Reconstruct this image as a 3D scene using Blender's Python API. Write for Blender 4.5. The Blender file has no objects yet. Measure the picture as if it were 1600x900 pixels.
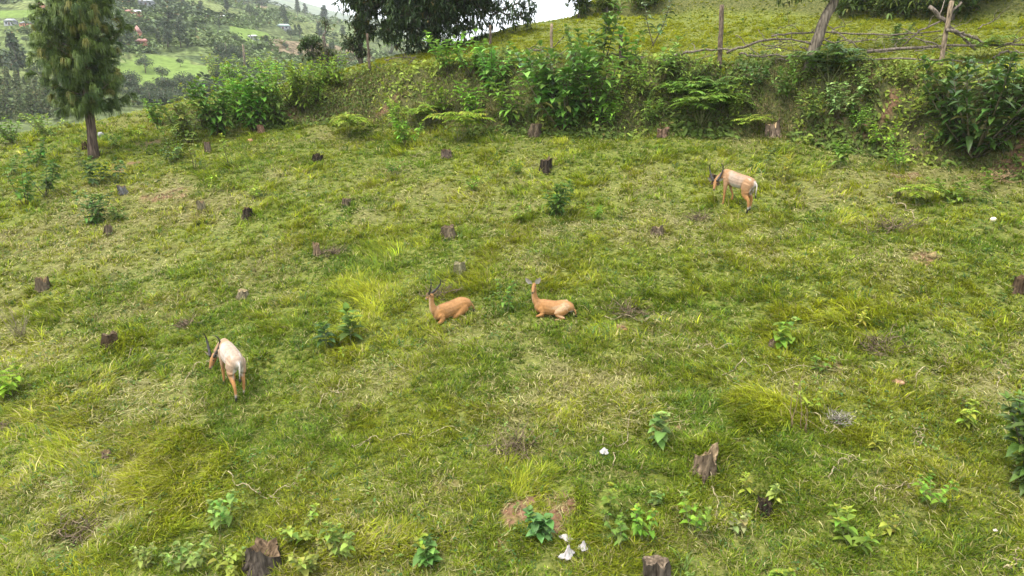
import bpy, math
import numpy as np
from mathutils import Vector, Matrix

# ------------------------------------------------------------------ camera, sky, sun, exposure
sc = bpy.context.scene
CAMZ, PITCH, F = 7.3, math.radians(14.0), 1100.0
cam_d = bpy.data.cameras.new('camera'); cam = bpy.data.objects.new('camera', cam_d)
sc.collection.objects.link(cam); sc.camera = cam
cam.location = (0, 0, CAMZ); cam.rotation_euler = (math.radians(90) - PITCH, 0, 0)
cam_d.sensor_width = 36; cam_d.lens = F / 1600 * 36; cam_d.clip_end = 8000; cam_d.clip_start = .1

SUN_EL, SUN_AZ = math.radians(62), math.radians(-125)      # azimuth measured from +Y towards +X
w = bpy.data.worlds.new('World'); sc.world = w; w.use_nodes = True
wt = w.node_tree; wt.nodes.clear()
sky = wt.nodes.new('ShaderNodeTexSky'); sky.sky_type = 'NISHITA'; sky.sun_disc = False
sky.sun_elevation = SUN_EL; sky.sun_rotation = SUN_AZ; sky.dust_density = 4; sky.ozone_density = 1
bg1 = wt.nodes.new('ShaderNodeBackground'); bg1.inputs[1].default_value = .06
wt.links.new(sky.outputs[0], bg1.inputs[0])
bg2 = wt.nodes.new('ShaderNodeBackground'); bg2.inputs[1].default_value = .7   # the bright cloud cover
tc = wt.nodes.new('ShaderNodeTexCoord'); nz = wt.nodes.new('ShaderNodeTexNoise'); nz.inputs['Scale'].default_value = 2.5; nz.inputs['Detail'].default_value = 5
cr = wt.nodes.new('ShaderNodeValToRGB')
cr.color_ramp.elements[0].position = .3; cr.color_ramp.elements[0].color = (.93, .96, 1, 1)
cr.color_ramp.elements[1].position = .7; cr.color_ramp.elements[1].color = (1, 1, 1, 1)
wt.links.new(tc.outputs['Generated'], nz.inputs['Vector']); wt.links.new(nz.outputs[0], cr.inputs[0]); wt.links.new(cr.outputs[0], bg2.inputs[0])
ad = wt.nodes.new('ShaderNodeAddShader'); wo = wt.nodes.new('ShaderNodeOutputWorld')
wt.links.new(bg1.outputs[0], ad.inputs[0]); wt.links.new(bg2.outputs[0], ad.inputs[1]); wt.links.new(ad.outputs[0], wo.inputs[0])
sun_d = bpy.data.lights.new('sun', 'SUN'); sun = bpy.data.objects.new('sun', sun_d); sc.collection.objects.link(sun)
sun_d.energy = 1.5; sun_d.angle = math.radians(11); sun_d.color = (1, .95, .86)
sd = Vector((math.sin(SUN_AZ) * math.cos(SUN_EL), math.cos(SUN_AZ) * math.cos(SUN_EL), math.sin(SUN_EL)))
sun.rotation_euler = (-sd).to_track_quat('-Z', 'Y').to_euler()
vs = sc.view_settings; vs.view_transform = 'Standard'; vs.look = 'None'; vs.gamma = 1; vs.exposure = 1.57; vs.use_curve_mapping = False
sc.render.engine = 'CYCLES'
try:
    sc.cycles.max_bounces = 5; sc.cycles.diffuse_bounces = 3; sc.cycles.glossy_bounces = 1
    sc.cycles.transmission_bounces = 3; sc.cycles.volume_bounces = 1; sc.cycles.use_denoising = True; sc.cycles.denoiser = 'OPENIMAGEDENOISE'; sc.cycles.denoising_input_passes = 'RGB_ALBEDO_NORMAL'
    sc.cycles.sample_clamp_indirect = 4
except Exception: pass

# ------------------------------------------------------------------ helpers
RG = np.random.default_rng(11)
def hsh(ix, iy, s=0):
    n = (ix.astype(np.int64) * 374761393 + iy.astype(np.int64) * 668265263 + s * 974634777) & 0x7fffffff
    n = ((n ^ (n >> 13)) * 1274126177) & 0x7fffffff
    return ((n ^ (n >> 16)) & 0xffff) / 65535.0
def vnoise(x, y, s=0):
    x = np.asarray(x, float); y = np.asarray(y, float)
    ix = np.floor(x); iy = np.floor(y); fx = x - ix; fy = y - iy
    fx = fx * fx * (3 - 2 * fx); fy = fy * fy * (3 - 2 * fy)
    a = hsh(ix, iy, s); b = hsh(ix + 1, iy, s); c = hsh(ix, iy + 1, s); d = hsh(ix + 1, iy + 1, s)
    return (a * (1 - fx) + b * fx) * (1 - fy) + (c * (1 - fx) + d * fx) * fy
def fbm(x, y, s=0, o=4):
    r = 0; a = .5; t = 0
    for k in range(o):
        r = r + a * vnoise(x * 2 ** k + 17.3 * k, y * 2 ** k - 9.1 * k, s + k); t += a; a *= .5
    return r / t
def sst(a, b, x):
    t = np.clip((np.asarray(x, float) - a) / (b - a), 0, 1); return t * t * (3 - 2 * t)

def mesh_obj(name, V, T, C=None, mat=None, parent=None, smooth=True, loc=None):
    V = np.ascontiguousarray(V, np.float32); T = np.ascontiguousarray(T, np.int32)
    me = bpy.data.meshes.new(name)
    me.vertices.add(len(V)); me.vertices.foreach_set('co', V.ravel())
    n = T.shape[1]
    me.loops.add(T.size); me.loops.foreach_set('vertex_index', T.ravel())
    me.polygons.add(len(T)); me.polygons.foreach_set('loop_start', np.arange(0, T.size, n, dtype=np.int32))
    if smooth: me.polygons.foreach_set('use_smooth', np.ones(len(T), bool))
    if C is not None:
        C = np.asarray(C, np.float32)
        c4 = np.ones((len(V), 4), np.float32); c4[:, :3] = np.clip(C, 0, 1)
        at_ = me.color_attributes.new('tint', 'FLOAT_COLOR', 'POINT'); at_.data.foreach_set('color', c4.ravel())
    me.update(); me.validate()
    o = bpy.data.objects.new(name, me); sc.collection.objects.link(o)
    if mat: me.materials.append(mat)
    if parent: o.parent = parent
    if loc is not None: o.location = loc
    return o
def tag(o, label=None, cat=None, group=None, kind=None):
    if label: o['label'] = label
    if cat: o['category'] = cat
    if group: o['group'] = group
    if kind: o['kind'] = kind
    return o
def empty(name, loc, label=None, cat=None, group=None, rz=0):
    o = bpy.data.objects.new(name, None); sc.collection.objects.link(o); o.empty_display_size = .2
    o.location = loc; o.rotation_euler = (0, 0, rz)
    return tag(o, label, cat, group)
class Acc:
    def __init__(s): s.V = []; s.T = []; s.C = []; s.n = 0
    def add(s, V, T, C):
        V = np.asarray(V, float); C = np.asarray(C, float)
        if C.ndim == 1: C = np.tile(C, (len(V), 1))
        s.V.append(V); s.T.append(np.asarray(T) + s.n); s.C.append(C); s.n += len(V)
    def build(s, name, mat, parent=None, smooth=True, loc=None):
        return mesh_obj(name, np.vstack(s.V), np.vstack(s.T), np.vstack(s.C), mat, parent, smooth, loc)
def nrm(a): return a / np.maximum(np.linalg.norm(a, axis=-1, keepdims=True), 1e-9)
def tube(acc, pts, rad, col, k=6, rough=0, rg=RG):
    P = np.asarray(pts, float); n = len(P); rad = np.broadcast_to(np.asarray(rad, float), (n,))
    tg = nrm(np.gradient(P, axis=0)); ref = np.array([.31, .87, .38])
    s = nrm(np.cross(tg, ref)); u = np.cross(s, tg)
    a = np.linspace(0, 2 * np.pi, k, endpoint=False)
    ring = P[:, None] + (s[:, None] * np.cos(a)[None, :, None] + u[:, None] * np.sin(a)[None, :, None]) * (rad[:, None] * (1 + rough * rg.uniform(-1, 1, (n, k))))[..., None]
    V = np.vstack([ring.reshape(-1, 3), P[:1], P[-1:]]); T = []
    for i in range(n - 1):
        for j in range(k):
            q = [i * k + j, i * k + (j + 1) % k, (i + 1) * k + (j + 1) % k, (i + 1) * k + j]
            T += [[q[0], q[1], q[2]], [q[0], q[2], q[3]]]
    for j in range(k):
        T += [[n * k, (j + 1) % k, j], [n * k + 1, (n - 1) * k + j, (n - 1) * k + (j + 1) % k]]
    c = np.asarray(col, float); C = np.tile(c, (len(V), 1)) * rg.uniform(.8, 1.2, (len(V), 1))
    acc.add(V, T, C)
def wob(p0, p1, n, amp, rg):
    t = np.linspace(0, 1, n)[:, None]; P = np.asarray(p0) * (1 - t) + np.asarray(p1) * t
    P[1:-1] += rg.normal(0, amp, (n - 2, 3)); return P

LT = np.array([[0, 1, 2], [0, 2, 3], [1, 4, 5], [1, 5, 2], [2, 5, 6], [2, 6, 3], [4, 7, 5], [5, 7, 6]])
def leaves(acc, P, D, N, L, W, droop, C, fold=.25):
    P = np.asarray(P, float); n = len(P)
    if n == 0: return
    D = nrm(np.asarray(D, float)); S = nrm(np.cross(D, np.asarray(N, float) + 1e-4)); U = np.cross(S, D)
    L = np.broadcast_to(L, (n,)); W = np.broadcast_to(W, (n,)); droop = np.broadcast_to(droop, (n,))
    t = np.array([0, .3, .3, .3, .66, .66, .66, 1.]); s = np.array([0, -1, 0, 1, -.82, 0, .82, 0])
    V = P[:, None] + D[:, None] * (t[None, :, None] * L[:, None, None]) + S[:, None] * (s[None, :] * (W * .5)[:, None])[..., None] \
        + U[:, None] * (np.abs(s)[None, :] * (W * fold)[:, None])[..., None]
    V[..., 2] -= (t ** 2)[None] * (droop * L)[:, None]
    C = np.array(np.broadcast_to(np.asarray(C, float), (n, 3)))
    if n > 12: _q = hsh(np.arange(n), np.arange(n) * 0 + n, 4) < .04; C[_q] = C[_q] * .4 + np.array([.16, .11, .035]) * .6; W = W * (.8 + .4 * hsh(np.arange(n), np.arange(n) * 0 + n, 5))
    CC = np.repeat(C[:, None], 8, 1) * np.where(s == 0, 1.12, .96)[None, :, None]
    T = LT[None] + (np.arange(n) * 8)[:, None, None]
    acc.add(V.reshape(-1, 3), T.reshape(-1, 3), CC.reshape(-1, 3))
def jit(col, n, rg, a=.22, hue=.08):
    c = np.tile(np.asarray(col, float), (n, 1)) * np.exp(rg.normal(0, a, (n, 1))); return c * (1 + rg.normal(0, hue, (n, 3)))
def sph(az, el): return np.stack([np.cos(az) * np.cos(el), np.sin(az) * np.cos(el), np.sin(el)], -1)

# ------------------------------------------------------------------ materials
def mat_tint(name, rough=.6, spec=.3, transl=0., nscale=0, namp=.3, bump=0, stretch=None):
    m = bpy.data.materials.new(name); m.use_nodes = True; nt = m.node_tree; nd = nt.nodes; lk = nt.links
    b = nd['Principled BSDF']; out = nd['Material Output']
    b.inputs['Roughness'].default_value = rough; b.inputs['Specular IOR Level'].default_value = spec
    a = nd.new('ShaderNodeVertexColor'); a.layer_name = 'tint'; col = a.outputs[0]
    if nscale:
        tx = nd.new('ShaderNodeTexCoord'); mp = nd.new('ShaderNodeMapping'); lk.new(tx.outputs['Object'], mp.inputs[0])
        if stretch: mp.inputs['Scale'].default_value = stretch
        no = nd.new('ShaderNodeTexNoise'); no.inputs['Scale'].default_value = nscale; no.inputs['Detail'].default_value = 4; lk.new(mp.outputs[0], no.inputs['Vector'])
        mr = nd.new('ShaderNodeMapRange'); mr.inputs[1].default_value = .3; mr.inputs[2].default_value = .7; mr.inputs[3].default_value = 1 - namp; mr.inputs[4].default_value = 1 + namp
        lk.new(no.outputs[0], mr.inputs[0])
        mx = nd.new('ShaderNodeMix'); mx.data_type = 'RGBA'; mx.blend_type = 'MULTIPLY'; mx.inputs[0].default_value = 1
        lk.new(col, mx.inputs[6]); lk.new(mr.outputs[0], mx.inputs[7]); col = mx.outputs[2]
        if bump:
            bp = nd.new('ShaderNodeBump'); bp.inputs['Strength'].default_value = bump; bp.inputs['Distance'].default_value = .02
            lk.new(no.outputs[0], bp.inputs['Height']); lk.new(bp.outputs[0], b.inputs['Normal'])
    lk.new(col, b.inputs['Base Color'])
    if transl:
        tr = nd.new('ShaderNodeBsdfTranslucent'); lk.new(col, tr.inputs[0]); mxs = nd.new('ShaderNodeMixShader'); mxs.inputs[0].default_value = transl
        lk.new(b.outputs[0], mxs.inputs[1]); lk.new(tr.outputs[0], mxs.inputs[2]); lk.new(mxs.outputs[0], out.inputs[0])
    return m
M_leaf = mat_tint('leaf', .6, .18, .35, 9, .18)
M_gloss = mat_tint('glossy_leaf', .45, .28, .25, 9, .18)
M_grass = mat_tint('grass_blade', .6, .2, .4)
M_needle = mat_tint('pine_needle', .5, .25, .3)
M_stem = mat_tint('green_stem', .7, .2, 0, 20, .25)
M_bark = mat_tint('bark', .95, .05, 0, 22, .75, 1., (1, 1, .14))
M_wood = mat_tint('weathered_wood', .95, .05, 0, 24, .65, .9, (1, 1, .3))
M_coat = mat_tint('short_coat', .85, .1, 0, 16, .16, .25)
M_horn = mat_tint('horn', .45, .4, 0, 30, .2)
M_wall = mat_tint('plaster_wall', .9, .1, 0, 1.5, .15)
M_roof = mat_tint('metal_roof', .5, .4, 0, 2, .12)
M_far = mat_tint('far_foliage', .7, .15, .2, .6, .2)
M_rag = mat_tint('crumpled_plastic', .5, .3, .1, 12, .15)
M_clod = mat_tint('earth_clod', .95, .05, 0, 20, .3, .5)

# ------------------------------------------------------------------ terrain
BX = [-14, -9.8, -6.3, .8, 7.9, 10.8, 12.9, 20, 30]; BY = [28.5, 27.5, 27.3, 24.1, 22.2, 20.1, 17.9, 13, 9]
def bank_y(x): return np.interp(x, BX, BY) + .5 * (fbm(x * .35, x * 0 + 3, 5, 3) - .5)
def bank_h(x): return np.interp(x, [-15, -10, -6, 0, 7, 12, 20], [0, .6, 1.4, 2.1, 1.85, 2.1, 2.3])
EX = [-60, -40, -20, -15, -10, -6, -2.5, 2.5, 8, 20, 60]; EY = [18, 23.5, 28.9, 32.2, 31.2, 30.4, 30.4, 33.2, 38, 48, 100]
RPX = np.array([-400, -200, 100, 300, 400, 480, 540, 620, 700, 900, 1200]); RPY = np.array([-90, -75, -60, -38, -4, 20, 36, 50, 78, 160, 260])
def pix_dir(px, py):
    X = (px - 800) / F; Y = (450 - py) / F
    return X, math.cos(PITCH) + Y * math.sin(PITCH), -math.sin(PITCH) + Y * math.cos(PITCH)
_rd = [pix_dir(a, b) for a, b in zip(RPX, RPY)]
RAZ = np.array([math.atan2(d[0], d[1]) for d in _rd]); RTA = np.array([d[2] / math.hypot(d[0], d[1]) for d in _rd])
def zfar(x, y):
    d = np.hypot(x, y); az = np.arctan2(x, y)
    ta = np.interp(az, RAZ, RTA, left=.18, right=-.05); ta = np.where(az < -1.2, .18 - (np.abs(az) - 1.2) * .25, ta)
    Dr = 460.0; zr = CAMZ + ta * Dr
    t = np.clip((d - 70) / (Dr - 70), 0, 1)
    z = -4 + (zr + 4) * t ** .95
    z = z + (fbm(x / 70, y / 70, 31, 3) - .5) * 16 * sst(80, 180, d) * (1 - sst(380, 460, d)) + (fbm(x / 14, y / 14, 41, 3) - .5) * 1.6
    q = 2.6; zq = np.floor(z / q) * q + q * sst(.55, 1, z / q - np.floor(z / q))
    z = np.where(d > 75, z * .4 + zq * .6, z)
    z = z - np.clip(d - Dr, 0, 600) * .12
    zr2 = CAMZ + np.clip(ta + .012 + .02 * (fbm(az * 9, az * 0, 77, 4) - .5), -.1, .2) * 1900
    return np.where(d > 900, z + (zr2 - z) * sst(900, 1900, d), z)
def H(x, y):
    x = np.asarray(x, float); y = np.asarray(y, float); d = np.hypot(x, y)
    ye = np.interp(x, EX, EY); ym = np.minimum(y, ye); t = np.maximum(y - ye, 0)
    yb = bank_y(x); s = ym - yb
    z = .27 * ym + .07 * x
    z = z + bank_h(x) * sst(-.1, 1.75, s) ** .85 + .03 * np.maximum(s - 1.7, 0)
    z = z + .55 * sst(9.6, 10.5, s + 1.2 * (fbm(x * .3, x * 0, 8, 2) - .5))
    z = z - .55 * (np.sqrt(t * t + 2.2) - 1.483)
    rough = 1 - .4 * sst(1.7, 3, s)
    z = z + rough * ((fbm(x * .22, y * .22, 1, 3) - .5) * .5 + (fbm(x * 1.1, y * 1.1, 2, 3) - .5) * .18 + (fbm(x * 4, y * 4, 3, 2) - .5) * .05)
    z = z + sst(0, .6, s) * (1 - sst(1.5, 2.2, s)) * (fbm(x * 1.5, y * 1.5, 4, 3) - .5) * .5
    for hx, hy, hr, hd in HOLLOWS:
        z = z + hd * np.exp(-((x - hx) ** 2 + (y - hy) ** 2) / (hr * hr))
    far = zfar(x, y)
    return np.where(y > 15, np.maximum(z, far), np.maximum(z, -40)) if d.ndim else float(np.maximum(z, far) if y > 15 else max(z, -40))
HOLLOWS = []
def at(px, py, tmin=4, tmax=900):
    """the point of the ground seen at that pixel of the photograph (1600 x 900)"""
    d = pix_dir(px, py)
    t = np.concatenate([np.arange(tmin, 60, .02), 60 * 1.003 ** np.arange(1, 950)]); t = t[(t >= tmin) & (t < tmax)]
    X, Y, Z = d[0] * t, d[1] * t, CAMZ + d[2] * t
    below = Z < H(X, Y)
    i = int(np.argmax(below)) if below.any() else len(t) - 1
    return np.array([X[i], Y[i], float(H(X[i:i + 1], Y[i:i + 1])[0])])
def ptat(px, py, y):
    d = pix_dir(px, py); t = y / d[1]; return np.array([d[0] * t, y, CAMZ + d[2] * t])
def depth(p): return p[1] * math.cos(PITCH) - (p[2] - CAMZ) * math.sin(PITCH)
def mpp(p): return depth(p) / F                      # metres per pixel of the photograph
def gz(x, y): return float(H(np.array([x]), np.array([y]))[0])

_h = [(1200, 800, .3, -.22), (800, 705, .35, -.12), (115, 835, .3, -.15), (1180, 640, .5, .12), (250, 690, .7, .12), (1104, 690, .3, .1), (420, 560, .5, .1)]
HOLLOWS = [(*at(a, b)[:2], r, dd) for a, b, r, dd in _h]

# patches in the pasture: (px, py, radius px x, radius px y, strength)
SOIL = [(805, 802, 58, 19, 1.6), (870, 800, 32, 24, 1.4), (690, 757, 24, 8, .3), (862, 655, 8, 14, .5), (785, 845, 10, 10, .6), (270, 300, 38, 10, .6), (1440, 405, 30, 12, .5),
        (1410, 277, 28, 10, .55), (430, 185, 40, 12, .7), (190, 262, 28, 8, .5), (230, 225, 30, 7, .4), (600, 172, 40, 8, .5), (1330, 160, 40, 18, .5), (975, 512, 18, 8, .6), (1060, 665, 10, 8, .4), (1300, 575, 20, 8, .4), (1570, 268, 50, 12, .7), (1380, 175, 60, 18, .6)]
STRAW = [(150, 380, 160, 40, .7), (300, 330, 110, 35, .8), (560, 600, 120, 45, .7), (780, 520, 160, 35, .6), (880, 640, 170, 70, .9), (620, 780, 150, 60, .6), (1050, 530, 130, 40, .5),
         (1290, 600, 150, 30, .7), (1130, 400, 60, 14, .3), (860, 360, 70, 14, .5), (1380, 400, 90, 30, .6), (1500, 600, 110, 60, .4), (230, 480, 100, 25, .5), (90, 540, 90, 25, .5), (330, 640, 90, 30, .4), (960, 740, 60, 20, .5), (1090, 830, 80, 50, .5), (1450, 760, 120, 60, .4), (900, 870, 50, 30, .6), (600, 290, 130, 30, .3), (200, 310, 120, 30, .5)]
LONG = [(260, 740, 110, 55, 1.), (60, 640, 90, 50, .9), (140, 700, 120, 40, .8), (200, 545, 60, 30, .8), (1200, 640, 100, 35, .9), (1110, 690, 60, 22, .7), (600, 450, 70, 25, .6), (730, 440, 60, 22, .6), (1150, 790, 120, 50, .3), (560, 490, 60, 22, .5), (40, 830, 60, 30, .5), (1290, 490, 90, 20, .6), (400, 570, 60, 25, .5), (1000, 620, 60, 25, .4), (1450, 500, 120, 22, .5), (890, 290, 120, 30, .4), (20, 550, 40, 20, .6), (620, 235, 40, 12, .6)]
def to_world(lst):
    o = []
    for px, py, rx, ry, s in lst:
        p = at(px, py); q = at(px, py + ry); r = at(px, py - ry)
        o.append((p[0], p[1], rx * mpp(p), max(.15, min(3., abs(r[1] - q[1]) / 2)), s))
    return o
SOILW, STRAWW, LONGW = to_world(SOIL), to_world(STRAW), to_world(LONG)
def patch(lst, x, y, nx=2.2, s=50):
    r = np.zeros_like(x); wv = (fbm(x * nx, y * nx, s, 3) - .5) * 1.6
    for a, b, rx, ry, st in lst:
        d = np.sqrt(((x - a) / rx) ** 2 + ((y - b) / ry) ** 2)
        r = np.maximum(r, st * sst(1.35, .35, d + wv))
    return r
def masks(x, y):
    soil = np.clip(patch(SOILW, x, y, 3.5, 50) * (.3 + 1.4 * sst(.32, .6, fbm(x * 5, y * 5, 52, 3))), 0, 1)
    straw = np.clip((.72 * patch(STRAWW, x, y, 1.2, 60) + sst(.45, .8, fbm(x * .55, y * .55, 61, 4)) * .6) * (.35 + 1.1 * fbm(x * 2.1, y * 2.1, 62, 3)) * (1 - .75 * sst(1.5, 2.5, y - bank_y(x))), 0, 1)
    lng = np.clip(.8 * patch(LONGW, x, y, 1.0, 70) + sst(.5, .72, fbm(x * 1.3 + 5, y * 1.3, 71, 4)) * .55, 0, 1)
    s = y - bank_y(x)
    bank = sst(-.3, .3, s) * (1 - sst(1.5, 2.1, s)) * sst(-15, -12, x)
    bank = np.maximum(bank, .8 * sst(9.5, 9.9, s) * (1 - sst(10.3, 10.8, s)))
    return soil, straw, lng, bank

# ------------------------------------------------------------------ ground sheet + hills
azf = np.radians(np.linspace(-43, 43, 640)); azc = np.radians(np.concatenate([np.linspace(-180, -43, 60)[:-1], np.linspace(43, 180, 60)[1:-1]]))
AZ = np.sort(np.concatenate([azf, azc])); na = len(AZ)
rn = np.concatenate([[.01, 1, 2, 3, 4], np.arange(4.6, 46, .065)])
rf = np.concatenate([rn[-1:] * 1, rn[-1] * 1.012 ** np.arange(1, 230), rn[-1] * 1.012 ** 229 * 1.04 ** np.arange(1, 34)])
def polar(rr):
    A, Rr = np.meshgrid(AZ, rr); x = np.sin(A) * Rr; y = np.cos(A) * Rr
    z = H(x.ravel(), y.ravel()); V = np.stack([x.ravel(), y.ravel(), z], 1)
    i, j = np.meshgrid(np.arange(len(rr) - 1), np.arange(na), indexing='ij'); j2 = (j + 1) % na
    Q = np.stack([i * na + j, i * na + j2, (i + 1) * na + j2, (i + 1) * na + j], -1).reshape(-1, 4)[:, ::-1]
    return V, Q
V, Q = polar(rn); soil, straw, lng, bank = masks(V[:, 0], V[:, 1])
def ground_mat():
    m = bpy.data.materials.new('pasture_soil'); m.use_nodes = True; nt = m.node_tree; nd = nt.nodes; lk = nt.links; b = nd['Principled BSDF']
    b.inputs['Roughness'].default_value = .95; b.inputs['Specular IOR Level'].default_value = .1
    a = nd.new('ShaderNodeVertexColor'); a.layer_name = 'tint'; sp = nd.new('ShaderNodeSeparateColor'); lk.new(a.outputs[0], sp.inputs[0])
    g = nd.new('ShaderNodeNewGeometry')
    def noise(s, d=5):
        n = nd.new('ShaderNodeTexNoise'); n.inputs['Scale'].default_value = s; n.inputs['Detail'].default_value = d; lk.new(g.outputs['Position'], n.inputs['Vector']); return n.outputs[0]
    def ramp(v, p):
        r = nd.new('ShaderNodeValToRGB'); e = r.color_ramp.elements
        while len(e) < len(p): e.new(.5)
        for k, (q, c) in enumerate(p): e[k].position = q; e[k].color = (*c, 1)
        lk.new(v, r.inputs[0]); return r.outputs[0]
    def mix(f, c1, c2):
        x = nd.new('ShaderNodeMix'); x.data_type = 'RGBA'; lk.new(f, x.inputs[0]); lk.new(c1, x.inputs[6]); lk.new(c2, x.inputs[7]); return x.outputs[2]
    def math_(op, a_, b_):
        x = nd.new('ShaderNodeMath'); x.operation = op; x.use_clamp = True
        for k, v in enumerate((a_, b_)):
            if isinstance(v, (int, float)): x.inputs[k].default_value = v
            else: lk.new(v, x.inputs[k])
        return x.outputs[0]
    n1, n2, n3 = noise(1.3), noise(14), noise(60, 3)
    green = ramp(n2, [(.3, (.05, .068, .012)), (.5, (.105, .125, .024)), (.7, (.18, .185, .045))])
    thatch = ramp(n3, [(.3, (.07, .07, .02)), (.5, (.17, .15, .06)), (.7, (.28, .24, .11))])
    earth = ramp(n2, [(.3, (.09, .05, .03)), (.5, (.17, .095, .056)), (.7, (.25, .15, .092))])
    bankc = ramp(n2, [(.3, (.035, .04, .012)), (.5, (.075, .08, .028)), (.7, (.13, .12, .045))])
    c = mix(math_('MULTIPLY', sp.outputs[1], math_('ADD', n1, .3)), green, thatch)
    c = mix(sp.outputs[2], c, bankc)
    c = mix(math_('MULTIPLY', sp.outputs[0], math_('MULTIPLY', math_('ADD', n2, .3), 1.4)), c, earth)
    lk.new(c, b.inputs['Base Color'])
    bp = nd.new('ShaderNodeBump'); bp.inputs['Strength'].default_value = .8; bp.inputs['Distance'].default_value = .04; lk.new(n2, bp.inputs['Height']); lk.new(bp.outputs[0], b.inputs['Normal'])
    return m
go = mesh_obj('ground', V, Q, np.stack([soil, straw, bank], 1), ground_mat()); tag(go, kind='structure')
V, Q = polar(rf)
def hill_mat():
    m = bpy.data.materials.new('terraced_hillside'); m.use_nodes = True; nt = m.node_tree; nd = nt.nodes; lk = nt.links; b = nd['Principled BSDF']
    b.inputs['Roughness'].default_value = 1; b.inputs['Specular IOR Level'].default_value = 0
    g = nd.new('ShaderNodeNewGeometry'); mp = nd.new('ShaderNodeMapping'); mp.inputs['Scale'].default_value = (.03, .03, .22); lk.new(g.outputs['Position'], mp.inputs[0])
    dn = nd.new('ShaderNodeTexNoise'); dn.inputs['Scale'].default_value = .05; lk.new(g.outputs['Position'], dn.inputs['Vector'])
    mxv = nd.new('ShaderNodeMix'); mxv.data_type = 'VECTOR'; mxv.inputs[0].default_value = .25; lk.new(mp.outputs[0], mxv.inputs[4]); lk.new(dn.outputs['Color'], mxv.inputs[5])
    vo = nd.new('ShaderNodeTexVoronoi'); vo.inputs['Scale'].default_value = 1; lk.new(mxv.outputs[1], vo.inputs['Vector'])
    r = nd.new('ShaderNodeValToRGB'); r.color_ramp.interpolation = 'CONSTANT'; e = r.color_ramp.elements
    P = [(0, (.06, .08, .035)), (.25, (.085, .105, .045)), (.45, (.105, .135, .05)), (.6, (.075, .095, .04)), (.72, (.13, .155, .06)), (.86, (.15, .12, .075)), (.9, (.085, .11, .045))]
    while len(e) < len(P): e.new(.5)
    for k, (q, c) in enumerate(P): e[k].position = q; e[k].color = (*c, 1)
    sp = nd.new('ShaderNodeSeparateColor'); lk.new(vo.outputs['Color'], sp.inputs[0]); lk.new(sp.outputs[0], r.inputs[0])
    n2 = nd.new('ShaderNodeTexNoise'); n2.inputs['Scale'].default_value = .9; n2.inputs['Detail'].default_value = 5; lk.new(g.outputs['Position'], n2.inputs['Vector'])
    mr = nd.new('ShaderNodeMapRange'); mr.inputs[1].default_value = .3; mr.inputs[2].default_value = .7; mr.inputs[3].default_value = .5; mr.inputs[4].default_value = 1.4; lk.new(n2.outputs[0], mr.inputs[0])
    mx = nd.new('ShaderNodeMix'); mx.data_type = 'RGBA'; mx.blend_type = 'MULTIPLY'; mx.inputs[0].default_value = 1; lk.new(r.outputs[0], mx.inputs[6]); lk.new(mr.outputs[0], mx.inputs[7])
    a = nd.new('ShaderNodeVertexColor'); a.layer_name = 'tint'; sa = nd.new('ShaderNodeSeparateColor'); lk.new(a.outputs[0], sa.inputs[0])
    fld = nd.new('ShaderNodeMix'); fld.data_type = 'RGBA'; fld.inputs[7].default_value = (.13, .185, .05, 1); lk.new(sa.outputs[0], fld.inputs[0]); lk.new(mx.outputs[2], fld.inputs[6])
    mul = nd.new('ShaderNodeMix'); mul.data_type = 'RGBA'; mul.blend_type = 'MULTIPLY'; mul.inputs[0].default_value = .5; lk.new(fld.outputs[2], mul.inputs[6]); lk.new(mr.outputs[0], mul.inputs[7])
    lk.new(mul.outputs[2], b.inputs['Base Color']); return m
# the open bright field in the valley
fm = np.zeros(len(V))
FIELDS = [(265, 110, 75, 24), (30, 20, 60, 6), (390, 48, 30, 10)]
for px, py, rx, ry in FIELDS:
    a, b_, c_ = at(px, py, 40), at(px, py + ry, 40), at(px, py - ry, 40)
    r1 = rx * mpp(a); r2 = max(3, abs(np.hypot(*c_[:2]) - np.hypot(*b_[:2])) / 2)
    u = a[:2] / np.hypot(*a[:2]); dx = V[:, 0] - a[0]; dy = V[:, 1] - a[1]
    al = dx * u[0] + dy * u[1]; ac = dx * u[1] - dy * u[0]
    fm = np.maximum(fm, (np.sqrt((al / r2) ** 2 + (ac / r1) ** 2) < 1).astype(float))
ho = mesh_obj('hills', V, Q, np.stack([fm, fm, fm], 1), hill_mat()); tag(ho, kind='structure')

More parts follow.
